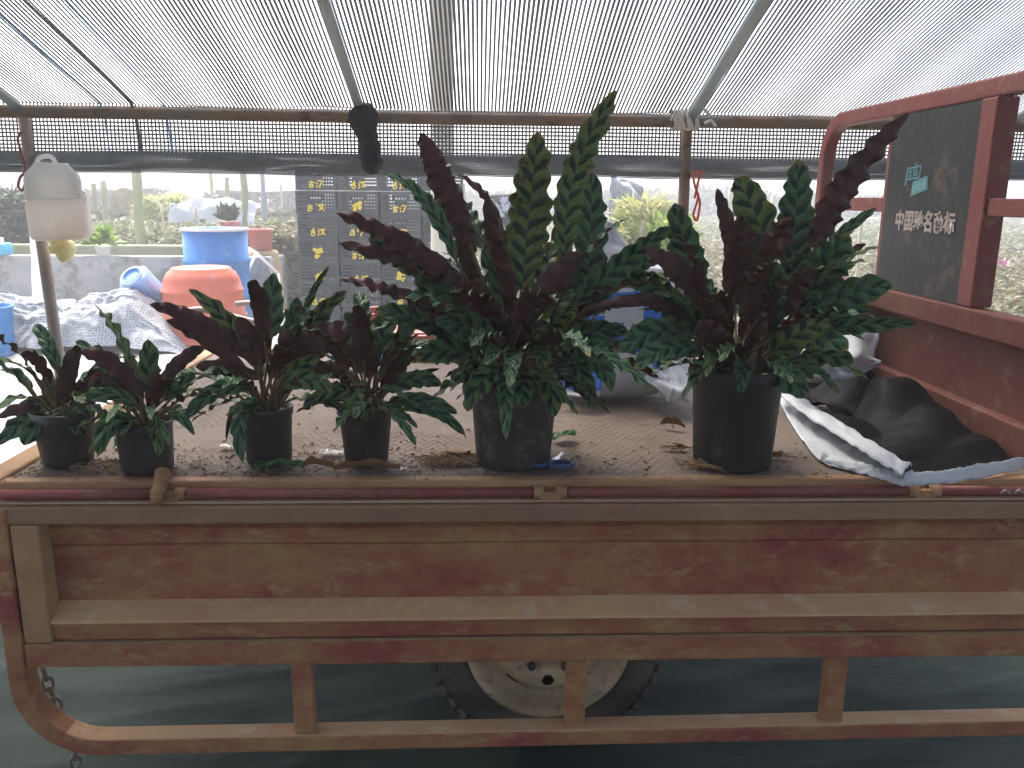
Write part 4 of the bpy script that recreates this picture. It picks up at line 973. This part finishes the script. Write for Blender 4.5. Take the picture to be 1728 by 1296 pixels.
c1 = oy(620, 545, 3.55); c2 = oy(740, 545, 3.55)
cpart(MB().box(c1.x, c1.x+.035, 3.5, 3.52, a.z+.031, oy(0, 527, 3.5).z), 'bracket', m_redcart)
cpart(MB().bar(oy(625, 528, 3.55), oy(742, 520, 3.6), .02, .05), 'bracket', m_redcart)
for p in (a, b, a2, b2):
    cpart(MB().tube([(p.x, p.y, p.z-.02), (p.x, p.y, .02)], .014, 8), 'leg', m_redcart)

def barrel(name, c, prof, mt, label, cat, n=40):
    o = MB().lathe(prof, n).build(name, mt); o.location = c; return tag(o, label, cat)
c = oy(373, 545, 7.85); c.z = 0
bd = empty('blue_drum', (c.x, 7.85, 0), 'tall bright blue plastic drum with open pale rim', 'drum')
MB().lathe([(.001, 0), (.27, 0), (.285, .02), (.287, .275), (.298, .285), (.298, .305), (.287, .315), (.287, .595), (.298, .605), (.298, .625), (.287, .635), (.284, .885), (.27, .885), (.266, .3)], 44).build('drum_body', m_bluedrum, parent=bd)
MB().lathe([(.284, .886), (.298, .889), (.298, .912), (.262, .912), (.262, .886)], 44).build('rim', mat('pale_drum_rim', (.62, .68, .76), None, 1, .5), parent=bd)
c = oy(348, 570, 6.95); c.z = 0
od = empty('orange_tub', (c.x, 6.95, 0), 'upside-down orange plastic tub with rounded shoulder', 'tub')
MB().lathe([(.34, 0), (.345, .03), (.338, .05), (.33, .215), (.341, .222), (.341, .243), (.328, .25), (.318, .43), (.326, .437), (.324, .452), (.313, .457), (.30, .53), (.27, .59), (.24, .61), (.235, .625), (.22, .632), (.20, .615), (.001, .612)], 48).build('tub_body', m_orangedrum, parent=od)
MB().lathe([(.342, .026), (.352, .034), (.352, .05), (.338, .056)], 48).build('hoop', m_orangedrum, parent=od)
# concrete trough wall
wl = empty('concrete_trough', (-5.5, 8.3, 0), 'stained low concrete trough wall with a mossy back ledge', 'wall')
zt = oy(200, 432, 8.3).z
child(MB().box(-12, -2.05, 8.3, 8.45, 0, zt).build('front_wall', m_wallc, bevel=.02), wl)
child(MB().box(-12, -1.75, 9.2, 9.4, 0, oy(200, 414, 9.2).z).build('back_ledge', m_moss, bevel=.02), wl)
child(MB().box(-2.2, -2.05, 8.451, 9.199, 0, zt-.02).build('end_wall', m_wallc, bevel=.015), wl)
# white-grey woven heap
def heap(u, v):
    x = -4.05+1.75*u; yb = 6.40+.60*v
    prof = min(1, (u*7)**.6)*min(1, ((1-u)*4)**.55)*math.sin(min(1, v*1.6+.02)*math.pi/2)**.55*(1 if v < .75 else 1-((v-.75)/.25)**2*.9)
    h = (.37+.03*math.sin(u*9+1)+.07*math.exp(-((u-.66)/.16)**2)-.14*u**6)*prof
    h += .06*nz(u*9, v*3, 1)*prof+.05*abs(nz(u*4, v*14, 3))*prof+.025*abs(nz(u*26, v*6, 8))*prof
    return Vector((x, yb-.16*math.sin(v*3.1)*.0+.07*nz(u*9, v*5, 6)+.05*abs(nz(u*20, v*9, 2)), max(.006, h)))
o = MB().grid(heap, 150, 70).build('net_sack_heap', m_greynet); base_at(o, (-3.1, 6.8, 0)); tag(o, 'long heap of folded pale grey netting on the ground', 'netting')
# blue-white container lying open on the heap
jc = empty('plastic_canister', oy(243, 488, 6.95), 'pale blue plastic canister with round open mouth lying on the netting', 'canister')
jc.rotation_euler = (R(40), R(-22), 0)
def rbox(w_, d_, h_, e=.45, n=28, taper=1.0):
    m_ = MB(); v = []; rows = [(0, .86), (.03, .97), (.08, 1), (.92, taper), (.97, taper*.97), (1, taper*.86)]
    for t, k in rows:
        for j in range(n):
            a = 2*math.pi*j/n; ca, sa = math.cos(a), math.sin(a)
            v.append((math.copysign(abs(ca)**e, ca)*w_/2*k, math.copysign(abs(sa)**e, sa)*d_/2*k, h_*t))
    f = [(i*n+j, i*n+(j+1) % n, (i+1)*n+(j+1) % n, (i+1)*n+j) for i in range(len(rows)-1) for j in range(n)]
    f += [tuple(range(n))[::-1], tuple((len(rows)-1)*n+j for j in range(n))]
    return m_.add(v, f, 0, True)
rbox(.24, .2, .36).build('canister_body', m_paleblue, parent=jc).location = (0, 0, -.2)
MB().lathe([(.085, .161), (.085, .172), (.07, .176), (.068, .12), (.001, .12)], 30).build('mouth', m_bluedrum, parent=jc)
MB().lathe([(.082, .163), (.096, .163), (.096, .175), (.082, .175)], 30, closed=True).build('collar', m_white, parent=jc)
# blue items cut by the frame
barrel('blue_bucket', (oy(-25, 560, 6.35).x, 6.35, 0), [(.001, 0), (.17, 0), (.18, .02), (.20, .36), (.21, .365), (.21, .38), (.195, .38), (.19, .3)], m_bluedrum, 'pale sunlit blue bucket standing at the end of the netting heap', 'bucket')
c = oy(0, 432, 8.37); c.z = zt
tn = empty('cyan_jug', c, 'small cyan plastic jug lying on the concrete trough', 'jug')
o = rbox(.17, .26, .11).build('jug_body', m_cyan, parent=tn)
MB().lathe([(.03, 0), (.03, .06), (.02, .062), (.001, .062)], 16, c=(.02, 0, .105)).build('cap', m_white, parent=tn)
# potted plant on the trough
def leafy(m_, c, r, n, size, rnd, el=(.1, 1.2), curl=.3):
    for k in range(n):
        a = rnd.random()*6.28; e = rnd.uniform(*el); d = Vector((math.cos(a)*math.cos(e), math.sin(a)*math.cos(e), math.sin(e)))
        p = Vector(c)+d*r*rnd.random()**.5*.7; t = (d+Vector((rnd.uniform(-.5, .5), rnd.uniform(-.5, .5), rnd.uniform(-.3, .5)))).normalized()
        s = t.cross(Vector((rnd.uniform(-1, 1), rnd.uniform(-1, 1), 1))).normalized(); l = size*rnd.uniform(.7, 1.4); n_ = s.cross(t)
        w_ = l*.27
        m_.add([p, p+t*l*.45+s*w_+n_*l*.06, p+t*l-n_*l*curl*.4, p+t*l*.45-s*w_+n_*l*.06, p+t*l*.5], [(0, 1, 4), (1, 2, 4), (2, 3, 4), (3, 0, 4)])
rnd = random.Random(11)
c = oy(175, 431, 8.37); c.z = zt
wp = empty('potted_plant', c, 'bright green leafy plant in a small white pot on the trough', 'potted plant')
MB().lathe([(.001, .001), (.055, 0), (.072, .075), (.078, .077), (.078, .085), (.068, .085), (.06, .07), (.001, .07)], 28).build('pot', m_white, parent=wp)
m_ = MB(); leafy(m_, (0, 0, .09), .16, 90, .12, rnd, (.15, 1.4)); m_.build('foliage', m_bush, parent=wp)
# terracotta pots and jar beside the drum
c = oy(450, 505, 8.6); c.z = 0
jar = barrel('tall_jar', (oy(447, 480, 8.6).x, 8.6, 0), [(.001, 0), (.17, 0), (.20, .03), (.19, .2), (.175, .45), (.155, .62), (.14, .66), (.12, .66), (.11, .5)], m_jar, 'tall mossy terracotta jar under the terracotta pot', 'jar')
c = oy(440, 405, 8.6)
tp = empty('terracotta_pot', (oy(440, 405, 8.6).x, 8.6, .661), 'plain terracotta plastic pot standing on the tall jar', 'pot')
MB().lathe([(.001, .001), (.10, 0), (.105, .01), (.12, .18), (.128, .182), (.13, .215), (.12, .218), (.112, .18), (.09, .02)], 32).build('pot_body', m_terra, parent=tp)
dc = empty('pot_saucer', oy(398, 398, 8.35), 'terracotta saucer standing on edge behind the blue drum', 'saucer')
dc.rotation_euler = (R(80), 0, R(-25))
MB().lathe([(.001, 0), (.10, 0), (.125, .02), (.14, .05), (.132, .052), (.115, .026), (.095, .01), (.001, .01)], 32).build('dish', m_terra, parent=dc)
c = oy(388, 374, 10.5)
sp_ = empty('potted_plant', c, 'small dark green plant in a shallow red pot beyond the blue drum', 'potted plant')
MB().lathe([(.001, -.12), (.10, -.12), (.125, -.01), (.13, 0), (.12, 0), (.11, -.02), (.001, -.02)], 26).build('pot', m_terra, parent=sp_)
m_ = MB(); leafy(m_, (0, 0, -.02), .17, 80, .14, rnd, (.5, 1.5)); m_.build('foliage', m_darkbush, parent=sp_)
st_ = MB().box(c.x-.2, c.x+.2, 10.35, 10.65, 0, c.z-.122).build('stone_block', m_wallc, bevel=.02); base_at(st_, (c.x, 10.5, 0)); tag(st_, 'rough concrete block carrying the shallow red pot', 'block')
fr = MB(); pf = [oy(*p, 8.0) for p in ((418, 418), (432, 426), (470, 462))]
fr.tube(pf, .014, 8).tube([pf[1], oy(420, 455, 8.0), oy(416, 520, 8.0)], .014, 8).tube([pf[2], oy(472, 530, 8.0)], .014, 8)
o = fr.build('tube_stand', m_white); base_at(o, oz(440, 530, 0)); tag(o, 'bent white tube frame leaning beside the blue drum', 'frame')

# crates
def crate_mesh(w_=.338, d_=.50, h_=.194):
    m_ = MB(); t = .006
    m_.box(-w_/2+.01, w_/2-.01, .01, d_-.01, .004, .010)
    def face(n_, L_, place):
        lev = [0, .028, .056, .084, .112, .140, .166]
        for k, z in enumerate(lev): place(m_, -L_/2+.012, L_/2-.012, z, z+(.012 if 0 < k < 6 else .026), 0)
        k = int(L_/.024)
        for i in range(1, k):
            x = -L_/2+L_*i/k; place(m_, x-.0032, x+.0032, .001, .166, .0015)
    def front(y0, s):
        def pl(m, a, b, z0, z1, ins): m.box(a, b, y0+s*ins, y0+s*(ins+t-.002*(ins > 0)), z0, z1) if s > 0 else m.box(a, b, y0-ins-t, y0-ins, z0, z1)
        return pl
    face(0, w_, front(0, 1)); face(0, w_, front(d_, -1))
    def sidew(x0, s):
        def pl(m, a, b, z0, z1, ins):
            xa, xb = sorted((x0+s*ins, x0+s*(ins+t))); m.box(xa, xb, d_/2+a, d_/2+b, z0, z1)
        return pl
    face(0, d_, sidew(-w_/2, 1)); face(0, d_, sidew(w_/2, -1))
    for x in (-1, 1):
        for y in (0, 1):
            cx, cy = x*(w_/2-.009), (.009 if y == 0 else d_-.009); m_.box(cx-.0085, cx+.0085, cy-.0085, cy+.0085, 0, h_-.003)
    # front plate with hand hole
    m_.box(-.055, .055, -.004, -.0005, .012, .115); m_.box(-.075, -.045, -.004, -.0005, .116, .165); m_.box(.045, .075, -.004, -.0005, .116, .165); m_.box(-.0445, .0445, -.004, -.0005, .15, .165)
    for i_, q in enumerate(m_.f):
        if min(m_.v[k_][2] for k_ in q) > .15 or (i_ > 0 and max(abs(m_.v[k_][0]) for k_ in q) > w_/2-.02 and m_.v[q[0]][1] < .02): m_.m[i_] = 1
    return m_
cm = crate_mesh().build('crate_body', [m_crate, mat('grey_crate_rim', (.032, .042, .042), (.05, .06, .06), 6, .55)]).data
COL.objects.unlink(bpy.data.objects['crate_body']); bpy.data.objects.remove(bpy.data.objects['crate_body'])
marks = []
rk0 = random.Random(9)
GU = [((-.060, .062), (-.018, .066)), ((-.039, .080), (-.038, .048)), ((-.055, .047), (-.054, .024)), ((-.055, .047), (-.024, .048)), ((-.024, .048), (-.026, .024)), ((-.055, .025), (-.026, .025))]
HAN = [((.004, .078), (.012, .070)), ((.002, .058), (.010, .052)), ((.002, .024), (.012, .040)), ((.018, .074), (.056, .076)), ((.054, .076), (.022, .022)), ((.024, .066), (.060, .024))]
for var in range(4):
    m_ = MB(); ax, az, sc_ = rk0.uniform(-.008, .008), rk0.uniform(-.004, .008), rk0.uniform(.9, 1.2)
    for a_, b_ in GU+HAN:
        if rk0.random() < .12: continue
        p0 = Vector((a_[0]*sc_+ax+rk0.uniform(-.006, .006), 0, a_[1]+az+rk0.uniform(-.006, .006))); p1 = Vector((b_[0]*sc_+ax+rk0.uniform(-.006, .006), 0, b_[1]+az+rk0.uniform(-.006, .006)))
        mid_ = (p0+p1)/2+Vector((rk0.uniform(-.003, .003), 0, rk0.uniform(-.003, .003))); n_ = Vector((-(p1-p0).z, 0, (p1-p0).x)).normalized(); t0, t1, t2 = (rk0.uniform(.0036, .0070) for _ in range(3))
        yy = Vector((0, -.0055-.0002*rk0.random(), 0))
        m_.add([p0-n_*t0+yy, p0+n_*t0+yy, mid_+n_*t1+yy, mid_-n_*t1+yy, p1+n_*t2+yy, p1-n_*t2+yy], [(0, 1, 2, 3), (3, 2, 4, 5)])
    me = bpy.data.meshes.new('painted_mark'); me.from_pydata(m_.v, [], m_.f); me.materials.append(m_yel); marks.append(me)
rk = random.Random(4)
for sd_ in range(3):       # blotted marks
    m_ = MB()
    for k in range(14):
        cx, cz = rk.uniform(-.03, .03), rk.uniform(.035, .10); r_ = rk.uniform(.010, .022)
        m_.add([(cx+r_*math.cos(a*.785)*rk.uniform(.7, 1.2), -.0055-.0002*k, cz+r_*math.sin(a*.785)*rk.uniform(.6, 1.1)) for a in range(8)], [tuple(range(8))])
    me = bpy.data.meshes.new('painted_mark'); me.from_pydata(m_.v, [], m_.f); me.materials.append(m_yel); marks.append(me)
CY = 7.2; xc0 = oy(537, 420, CY).x
cb = {0: [0, 1, 4, 5, 2, 3, 0], 1: [3, 6, 2, 0, 1, 4, 2], 2: [0, 5, 6, 3, 1, 0, 2], 3: [1, 0, 2, 1, 0, 4, 0]}
for col in range(4):
    for row in range(7):
        c = empty('plastic_crate', (xc0+col*.352+rk.uniform(-.006, .006), CY+rk.uniform(-.012, .012)+(.02 if col == 3 else 0), .075+row*.197), 'yellow-marked black crate, %s, in the %s' % (('lowest on its pallet', 'second from the pallet', 'third from the pallet', 'fourth from the pallet', 'fifth from the pallet', 'sixth from the pallet', 'topmost')[row], ('end stack by the tall jar', 'second stack from the tall jar', 'third stack from the tall jar', 'stack touching the thick cream post')[col]), 'crate', 'stacked black crates')
        c.rotation_euler.z = rk.uniform(-.015, .015)
        b = bpy.data.objects.new('crate_body', cm); COL.objects.link(b); b.parent = c
        mk_ = bpy.data.objects.new('painted_mark', marks[cb[col][row]]); COL.objects.link(mk_); mk_.parent = c; mk_.location.x = rk.uniform(-.01, .01)
plt = empty('wooden_pallet', (xc0+.53, CY, 0), 'low dark pallet under the crate stacks', 'pallet')
for k in range(5): child(MB().box(xc0-.2, xc0+1.26, CY+.01+k*.11, CY+.09+k*.11, .05, .0735).build('slat', m_dark), plt)
for k in range(3): child(MB().box(xc0-.2+k*.68, xc0-.1+k*.68, CY+.01, CY+.53, 0, .0495).build('bearer', m_dark), plt)

# posts and poles
def post(u0, v0, v1, Y, r, mt, label, lean=0, square=False, group=None):
    a = oy(u0, v1, Y); b = oy(u0+lean, v0, Y); a.z = 0; 
    pts = [a.lerp(b, k/8)+Vector((.015*nz(k*.6, Y, u0*.1)*(0 if k in (0, 8) else 1), 0, 0)) for k in range(9)]
    o = MB().tube(pts, [r*(1.08-.02*k) for k in range(9)], 12).build('post', mt); base_at(o, a); return tag(o, label, 'post', group)
post(748, -250, 450, 6.5, .088, m_cream, 'thick cream post beside the crate stacks, rising past the net', lean=-6)
post(778, 310, 450, 7.5, .045, m_cream, 'thinner cream post behind the thick cream post', lean=0)
post(236, 268, 412, 9.6, .055, m_wood, 'mossy wooden post behind the concrete trough', lean=-8)
post(412, 270, 400, 11.0, .045, m_wood, 'mossy wooden post beyond the blue drum', lean=-2)
post(445, 270, 370, 14, .035, m_galv, 'thin grey pipe post beyond the blue drum', lean=-3)
post(180, 305, 380, 14, .05, m_wood, 'short wooden post near the straw mounds', lean=-6)
post(158, 310, 370, 18, .05, m_wood, 'distant short post beside the straw mounds', lean=0)
post(383, 300, 345, 18, .05, m_cream, 'distant pale post past the small potted plant', lean=0)
for u, v0, v1, Y, ln, lb in ((282, 345, 412, 9.9, -10, 'pale leaning bamboo stake among the leaves behind the trough'), (330, 350, 392, 12, 0, 'short pale bamboo stake among the leaves beyond the trough'),
                         (1446, 360, 480, 7.5, 10, 'pale bamboo stake in the plant bed seen through the headboard'), (1297, 330, 375, 12, 8, 'pale bamboo stake in the plant bed behind the right-hand calathea'), (1232, 320, 370, 14, 0, 'thick pale stake beyond the plant bed'), (1372, 320, 345, 20, 0, 'distant pale stake past the plant bed')):
    post(u, v0, v1, Y, .018 if Y < 12 else .028, m_bamboo, lb, lean=ln)
# white pole and panel at the far left
post(60, 335, 495, 7.9, .045, m_white, 'white painted pole behind the post with the jugs', lean=-4)
# jugs on the left post
def jug(name, c, w_, d_, h_, mt, label, cut=False, rot=0):
    r_ = empty(name, c, label, 'jug'); r_.rotation_euler = (0, rot, .15)
    m_ = MB(); n = 32; v = []
    rows = [(0, .80), (.04, .94), (.12, 1), (.55, .99), (.72, .93), (.86, .72), (.97, .60), (1, .58)]
    if not cut: rows = [(0, .82), (.05, .95), (.15, 1), (.85, 1), (.95, .95), (1, .85)]
    for t, k in rows:
        for j in range(n):
            a = 2*math.pi*j/n; ca, sa = math.cos(a), math.sin(a); e = .55
            v.append((math.copysign(abs(ca)**e, ca)*w_/2*k, math.copysign(abs(sa)**e, sa)*d_/2*k, h_*t))
    f = [(i*n+j, i*n+(j+1) % n, (i+1)*n+(j+1) % n, (i+1)*n+j) for i in range(len(rows)-1) for j in range(n)]
    f.append(tuple(range(n))[::-1])
    m_.add(v, f, 0, True); m_.build('jug_body', mt, parent=r_, solid=.002)
    return r_
p = oy(92, 342, 3.04); j1 = jug('white_jug', p, .175, .10, .135, m_white, 'cut-open white plastic jug hanging upside down high on the post', True, .03)
MB().tube(smooth_path([(-.05, 0, .128), (-.035, 0, .152), (.0, 0, .156), (.015, 0, .13)], 5), .008, 8, ref=(0, 1, 0)).build('handle', m_white, parent=j1)
p = oy(106, 404, 3.035); j2 = jug('stained_jug', p, .195, .12, .14, m_stained, 'stained white plastic jug hanging below the cut-open jug', False, -.04)
MB().tube(smooth_path([(.03, 0, .137), (.05, 0, .165), (.085, 0, .16), (.09, 0, .13)], 5), .008, 8, ref=(0, 1, 0)).build('handle', m_stained, parent=j2)
lump('yellow_bag', [oy(100, 404, 3.10), oy(104, 416, 3.10), oy(108, 428, 3.10), oy(106, 442, 3.10)], [.03, .042, .046, .03, .008], m_yellowbag, 'pale yellow plastic bag hanging under the stained jug', 'bag', .3)
# straw mounds
def mound(u, v, Y, w_, h_, seed, label):
    c = oy(u, v, Y); 
    def jit(a, h): return .10*nz(math.cos(a)*2, math.sin(a)*2, h*4+seed)
    o = MB().lathe([(w_*1.05, -c.z), (w_, 0), (w_*.95, h_*.3), (w_*.8, h_*.6), (w_*.55, h_*.86), (w_*.25, h_*.97), (.01, h_)], 30, jit=jit).build('straw_mound', m_straw); o.location = c
    return tag(o, label, 'mound')
mound(212, 352, 17, .27, .40, 1, 'smaller domed straw mound behind the mossy wooden post')
mound(299, 358, 15, .33, .38, 2, 'wider domed straw mound above the blue drum')
# far pale net canopies and sheeting
def canopy(x0, x1, y0, y1, z0, z1, label, seed):
    o = MB().grid(lambda u, v: (x0+(x1-x0)*u, y0+(y1-y0)*v, z0+(z1-z0)*v+.08*nz(u*12, v*3, seed)-.10*abs(math.sin(u*9+seed))*.5), 50, 8).build('net_canopy', m_whitesheet)
    base_at(o, ((x0+x1)/2, y0, min(z0, z1))); return tag(o, label, 'canopy')
canopy(-16, -3.2, 16, 22, 1.62, 1.45, 'long pale net canopy over the far beds beyond the trough', 1)
canopy(-26, -4, 26, 34, 1.75, 1.35, 'most distant pale net canopy beyond the straw mounds', 4)
for k, (x_, y_) in enumerate([(-15, 16.2), (-11.5, 16.2), (-8.2, 16.2), (-5.0, 16.2), (-3.3, 16.2), (-24, 26.2), (-14, 26.2), (-6, 26.2), (-15, 21.8), (-3.4, 21.8), (-24, 33.8), (-5, 33.8)]):
    o = MB().tube([(x_, y_, 0), (x_, y_, .9), (x_, y_, 1.7 if y_ < 20 else 1.6)], .03, 8).build('canopy_post', m_bamboo); base_at(o, (x_, y_, 0)); tag(o, 'thin pale post holding up a far net canopy', 'post', 'posts of the far net canopies')
c = oy(345, 352, 13)
o = MB().grid(lambda u, v: (c.x-.6+1.3*u, 13+.6*v, max(.0, (c.z+.02+.10*math.sin(u*3.1)+.14*nz(u*5, v*4)))*math.sin(min(1, v*2)*1.57)**.5), 26, 14, smooth=False).build('white_tarp', m_whitesheet); base_at(o, (c.x, 13, 0)); tag(o, 'crumpled white tarp over a heap beyond the blue drum', 'tarp')
# plant beds (leaf mass) -------------------------------------------------
def leafbed(name, x0, x1, y0, y1, ztop, depth, n, size, mt, label, seed, rows=None):
    rnd = random.Random(seed); v = []; f = []
    for k in range(n):
        v_ = rnd.random(); y = y0+(y1-y0)*v_**1.4; x = rnd.uniform(x0, x1)
        z = ztop+.10*nz(x*1.7, y*1.7, seed)+.05*nz(x*5, y*5)-depth*rnd.random()**1.5
        l = size*rnd.uniform(.6, 1.4)*(1+.6*v_); a = rnd.random()*6.28; t = Vector((math.cos(a), math.sin(a), rnd.uniform(-.5, .8))).normalized()
        s = t.cross(Vector((rnd.uniform(-.7, .7), rnd.uniform(-.7, .7), 1))).normalized()*l*.30; p = Vector((x, y, z)); o = len(v)
        nn = s.cross(t).normalized()*l*.08
        v += [p-t*l*.5, p+s+nn, p+t*l*.5-nn, p-s+nn]; f += [(o, o+1, o+2), (o, o+2, o+3)]
    me = bpy.data.meshes.new(name); me.from_pydata(v, [], f); me.materials.append(mt)
    ob = bpy.data.objects.new(name, me); COL.objects.link(ob); return tag(ob, label, 'plants', kind='stuff')
leafbed('bedding_plants', .3, 9, 5.6, 16, .42, .42, 36000, .075, m_field, 'low mass of pale and brownish bedding leaves behind the headboard', 1)
leafbed('bedding_plants', 2, 22, 16, 34, .5, .4, 14000, .16, m_field2, 'distant green bedding plants past the headboard', 2)
leafbed('bedding_plants', -12, -2.1, 9.6, 13.5, .78, .6, 17000, .08, m_field2, 'leafy bedding plants growing behind the concrete trough', 3)
leafbed('bedding_plants', -22, -2.0, 13.5, 26, .80, .5, 12000, .15, m_field2, 'distant bedding plants around the straw mounds', 4)
leafbed('bedding_plants', -2.75, -1.75, 9.0, 11.5, .80, .8, 6500, .085, m_field, 'pale leaves heaped between the tall jar and the crates', 5)
leafbed('bedding_plants', -2, .3, 9.5, 22, .55, .5, 5000, .11, m_field2, 'bedding plants seen through the leaves past the thick cream post', 6)
fl_ = MB(); c = oy(1692, 450, 6.6); rnd = random.Random(3); leafy(fl_, (0, 0, 0), .04, 16, .05, rnd, (.2, 1.4)); o = fl_.build('pink_flower', mat('pink_petals', (.62, .32, .40), None, 1, .6)); o.location = c; tag(o, 'single pink flower among the bedding leaves', 'flower')
# hedge band and shrubs
def shrub(name, c, rx, ry, h, n, size, mt, label, seed, trunk=True, lw=.22):
    rnd = random.Random(seed); r_ = empty(name, c, label, 'shrub'); m_ = MB()
    for k in range(n):
        a = rnd.random()*6.28; u = rnd.random(); rr = (rnd.random()**.4)*(.55+.45*math.sin(math.pi*min(1, u*.9+.15)))*(1+.25*nz(math.cos(a)*2, math.sin(a)*2, u*3+seed))
        p = Vector((rx*rr*math.cos(a), ry*rr*math.sin(a), .08*h+h*.92*u))
        t = Vector((math.cos(a)+rnd.uniform(-.8, .8), math.sin(a)+rnd.uniform(-.8, .8), rnd.uniform(-.4, 1))).normalized(); l = size*rnd.uniform(.6, 1.4)
        s = t.cross(Vector((rnd.uniform(-1, 1), rnd.uniform(-1, 1), .6))).normalized()*l*lw
        o = len(m_.v); m_.v += [tuple(p), tuple(p+t*l*.5+s), tuple(p+t*l), tuple(p+t*l*.5-s)]; m_.f += [(o, o+1, o+2), (o, o+2, o+3)]; m_.m += [0, 0]; m_.sm += [False, False]
    m_.build('foliage', mt, parent=r_)
    if trunk:
        q = MB()
        for k in range(4):
            a = k*1.6+seed; q.tube(smooth_path([(0.02*k, 0, 0), (rx*.2*math.cos(a), ry*.2*math.sin(a), h*.4), (rx*.5*math.cos(a), ry*.5*math.sin(a), h*.8)], 4), [.03*h*(1-.09*i)+.004 for i in range(9)], 6)
        q.build('stem', m_stem, parent=r_)
    return r_
c = oy(15, 425, 9.9); shrub('shrub', (c.x-.15, 9.9, 0), .75, .6, 1.20, 5200, .10, m_darkbush, 'dense dark green shrub behind the white pole', 1)
c = oy(1085, 400, 7.0); shrub('frond_plant', (c.x, 7.0, 0), .30, .3, 1.18, 2600, .13, m_dryfrond, 'tall yellow-green fronds behind the rusty post', 2, lw=.09)
c = oy(1135, 400, 6.6); shrub('frond_plant', (c.x, 6.6, 0), .20, .25, 1.05, 1100, .10, m_bush, 'bright green leafy plant beside the yellow-green fronds', 3)
c = oy(265, 360, 13.5); shrub('shrub', (c.x, 13.8, 0), .5, .4, 1.15, 1500, .13, m_dryfrond, 'light yellow-green bush between the two straw mounds', 5)
for k, (x_, y_) in enumerate(((6, 36), (11, 38), (16.5, 37), (22, 39), (28, 38), (1, 37), (-4, 40), (-10, 41), (-17, 42), (-25, 42))):
    shrub('hedge_shrub', (x_, y_, 0), 3.2, 1.4, 1.35+.15*math.sin(k*2.1), 2600, .38, m_darkbush, 'dark low hedge shrub along the far edge of the field', 20+k, trunk=False)['group'] = 'far hedge shrubs'
# grey net sheet draped behind the fronds, and the dark-wrapped bundle next to the cream posts
crump('net_drape', [[(1025, 430, 7.6), (1060, 430, 7.6), (1100, 400, 7.6)], [(1028, 350, 7.7), (1060, 340, 7.7), (1090, 350, 7.7)], [(1030, 300, 7.8), (1055, 300, 7.8), (1078, 305, 7.8)]], 6, m_greynet, 'grey net sheet hanging behind the yellow-green fronds', amp=.12, cat='netting')
o = bpy.data.objects[-1] if False else None
pc_ = oy(845, 355, 8.0)
bgx = empty('wrapped_bundle', (pc_.x, 8.0, 0), 'black and white wrapped bundle standing behind the tallest calathea', 'bundle')
rbox(.42, .4, pc_.z+.15, taper=.75).build('bundle_body', mat('black_white_wrap', (.02, .02, .02), (.55, .55, .55), 6, .5, .4, lo=.5, hi=.54), parent=bgx)

# ------------------------------------------------------------------ thin haze added to stand in for lens glare and lift blacks
hz = MB().box(-125, 125, -65, 165, -1.1, 5.2).build('haze', [])
hm = bpy.data.materials.new('veil_haze'); hm.use_nodes = True; hn = hm.node_tree
hn.nodes.remove(hn.nodes['Principled BSDF'])
pv = hn.nodes.new('ShaderNodeVolumePrincipled'); pv.inputs['Color'].default_value = (.97, .98, 1, 1); pv.inputs['Density'].default_value = HAZE; pv.inputs['Anisotropy'].default_value = .35
hn.links.new(pv.outputs[0], hn.nodes['Material Output'].inputs['Volume'])
hz.data.materials.append(hm); hz['kind'] = 'stuff'
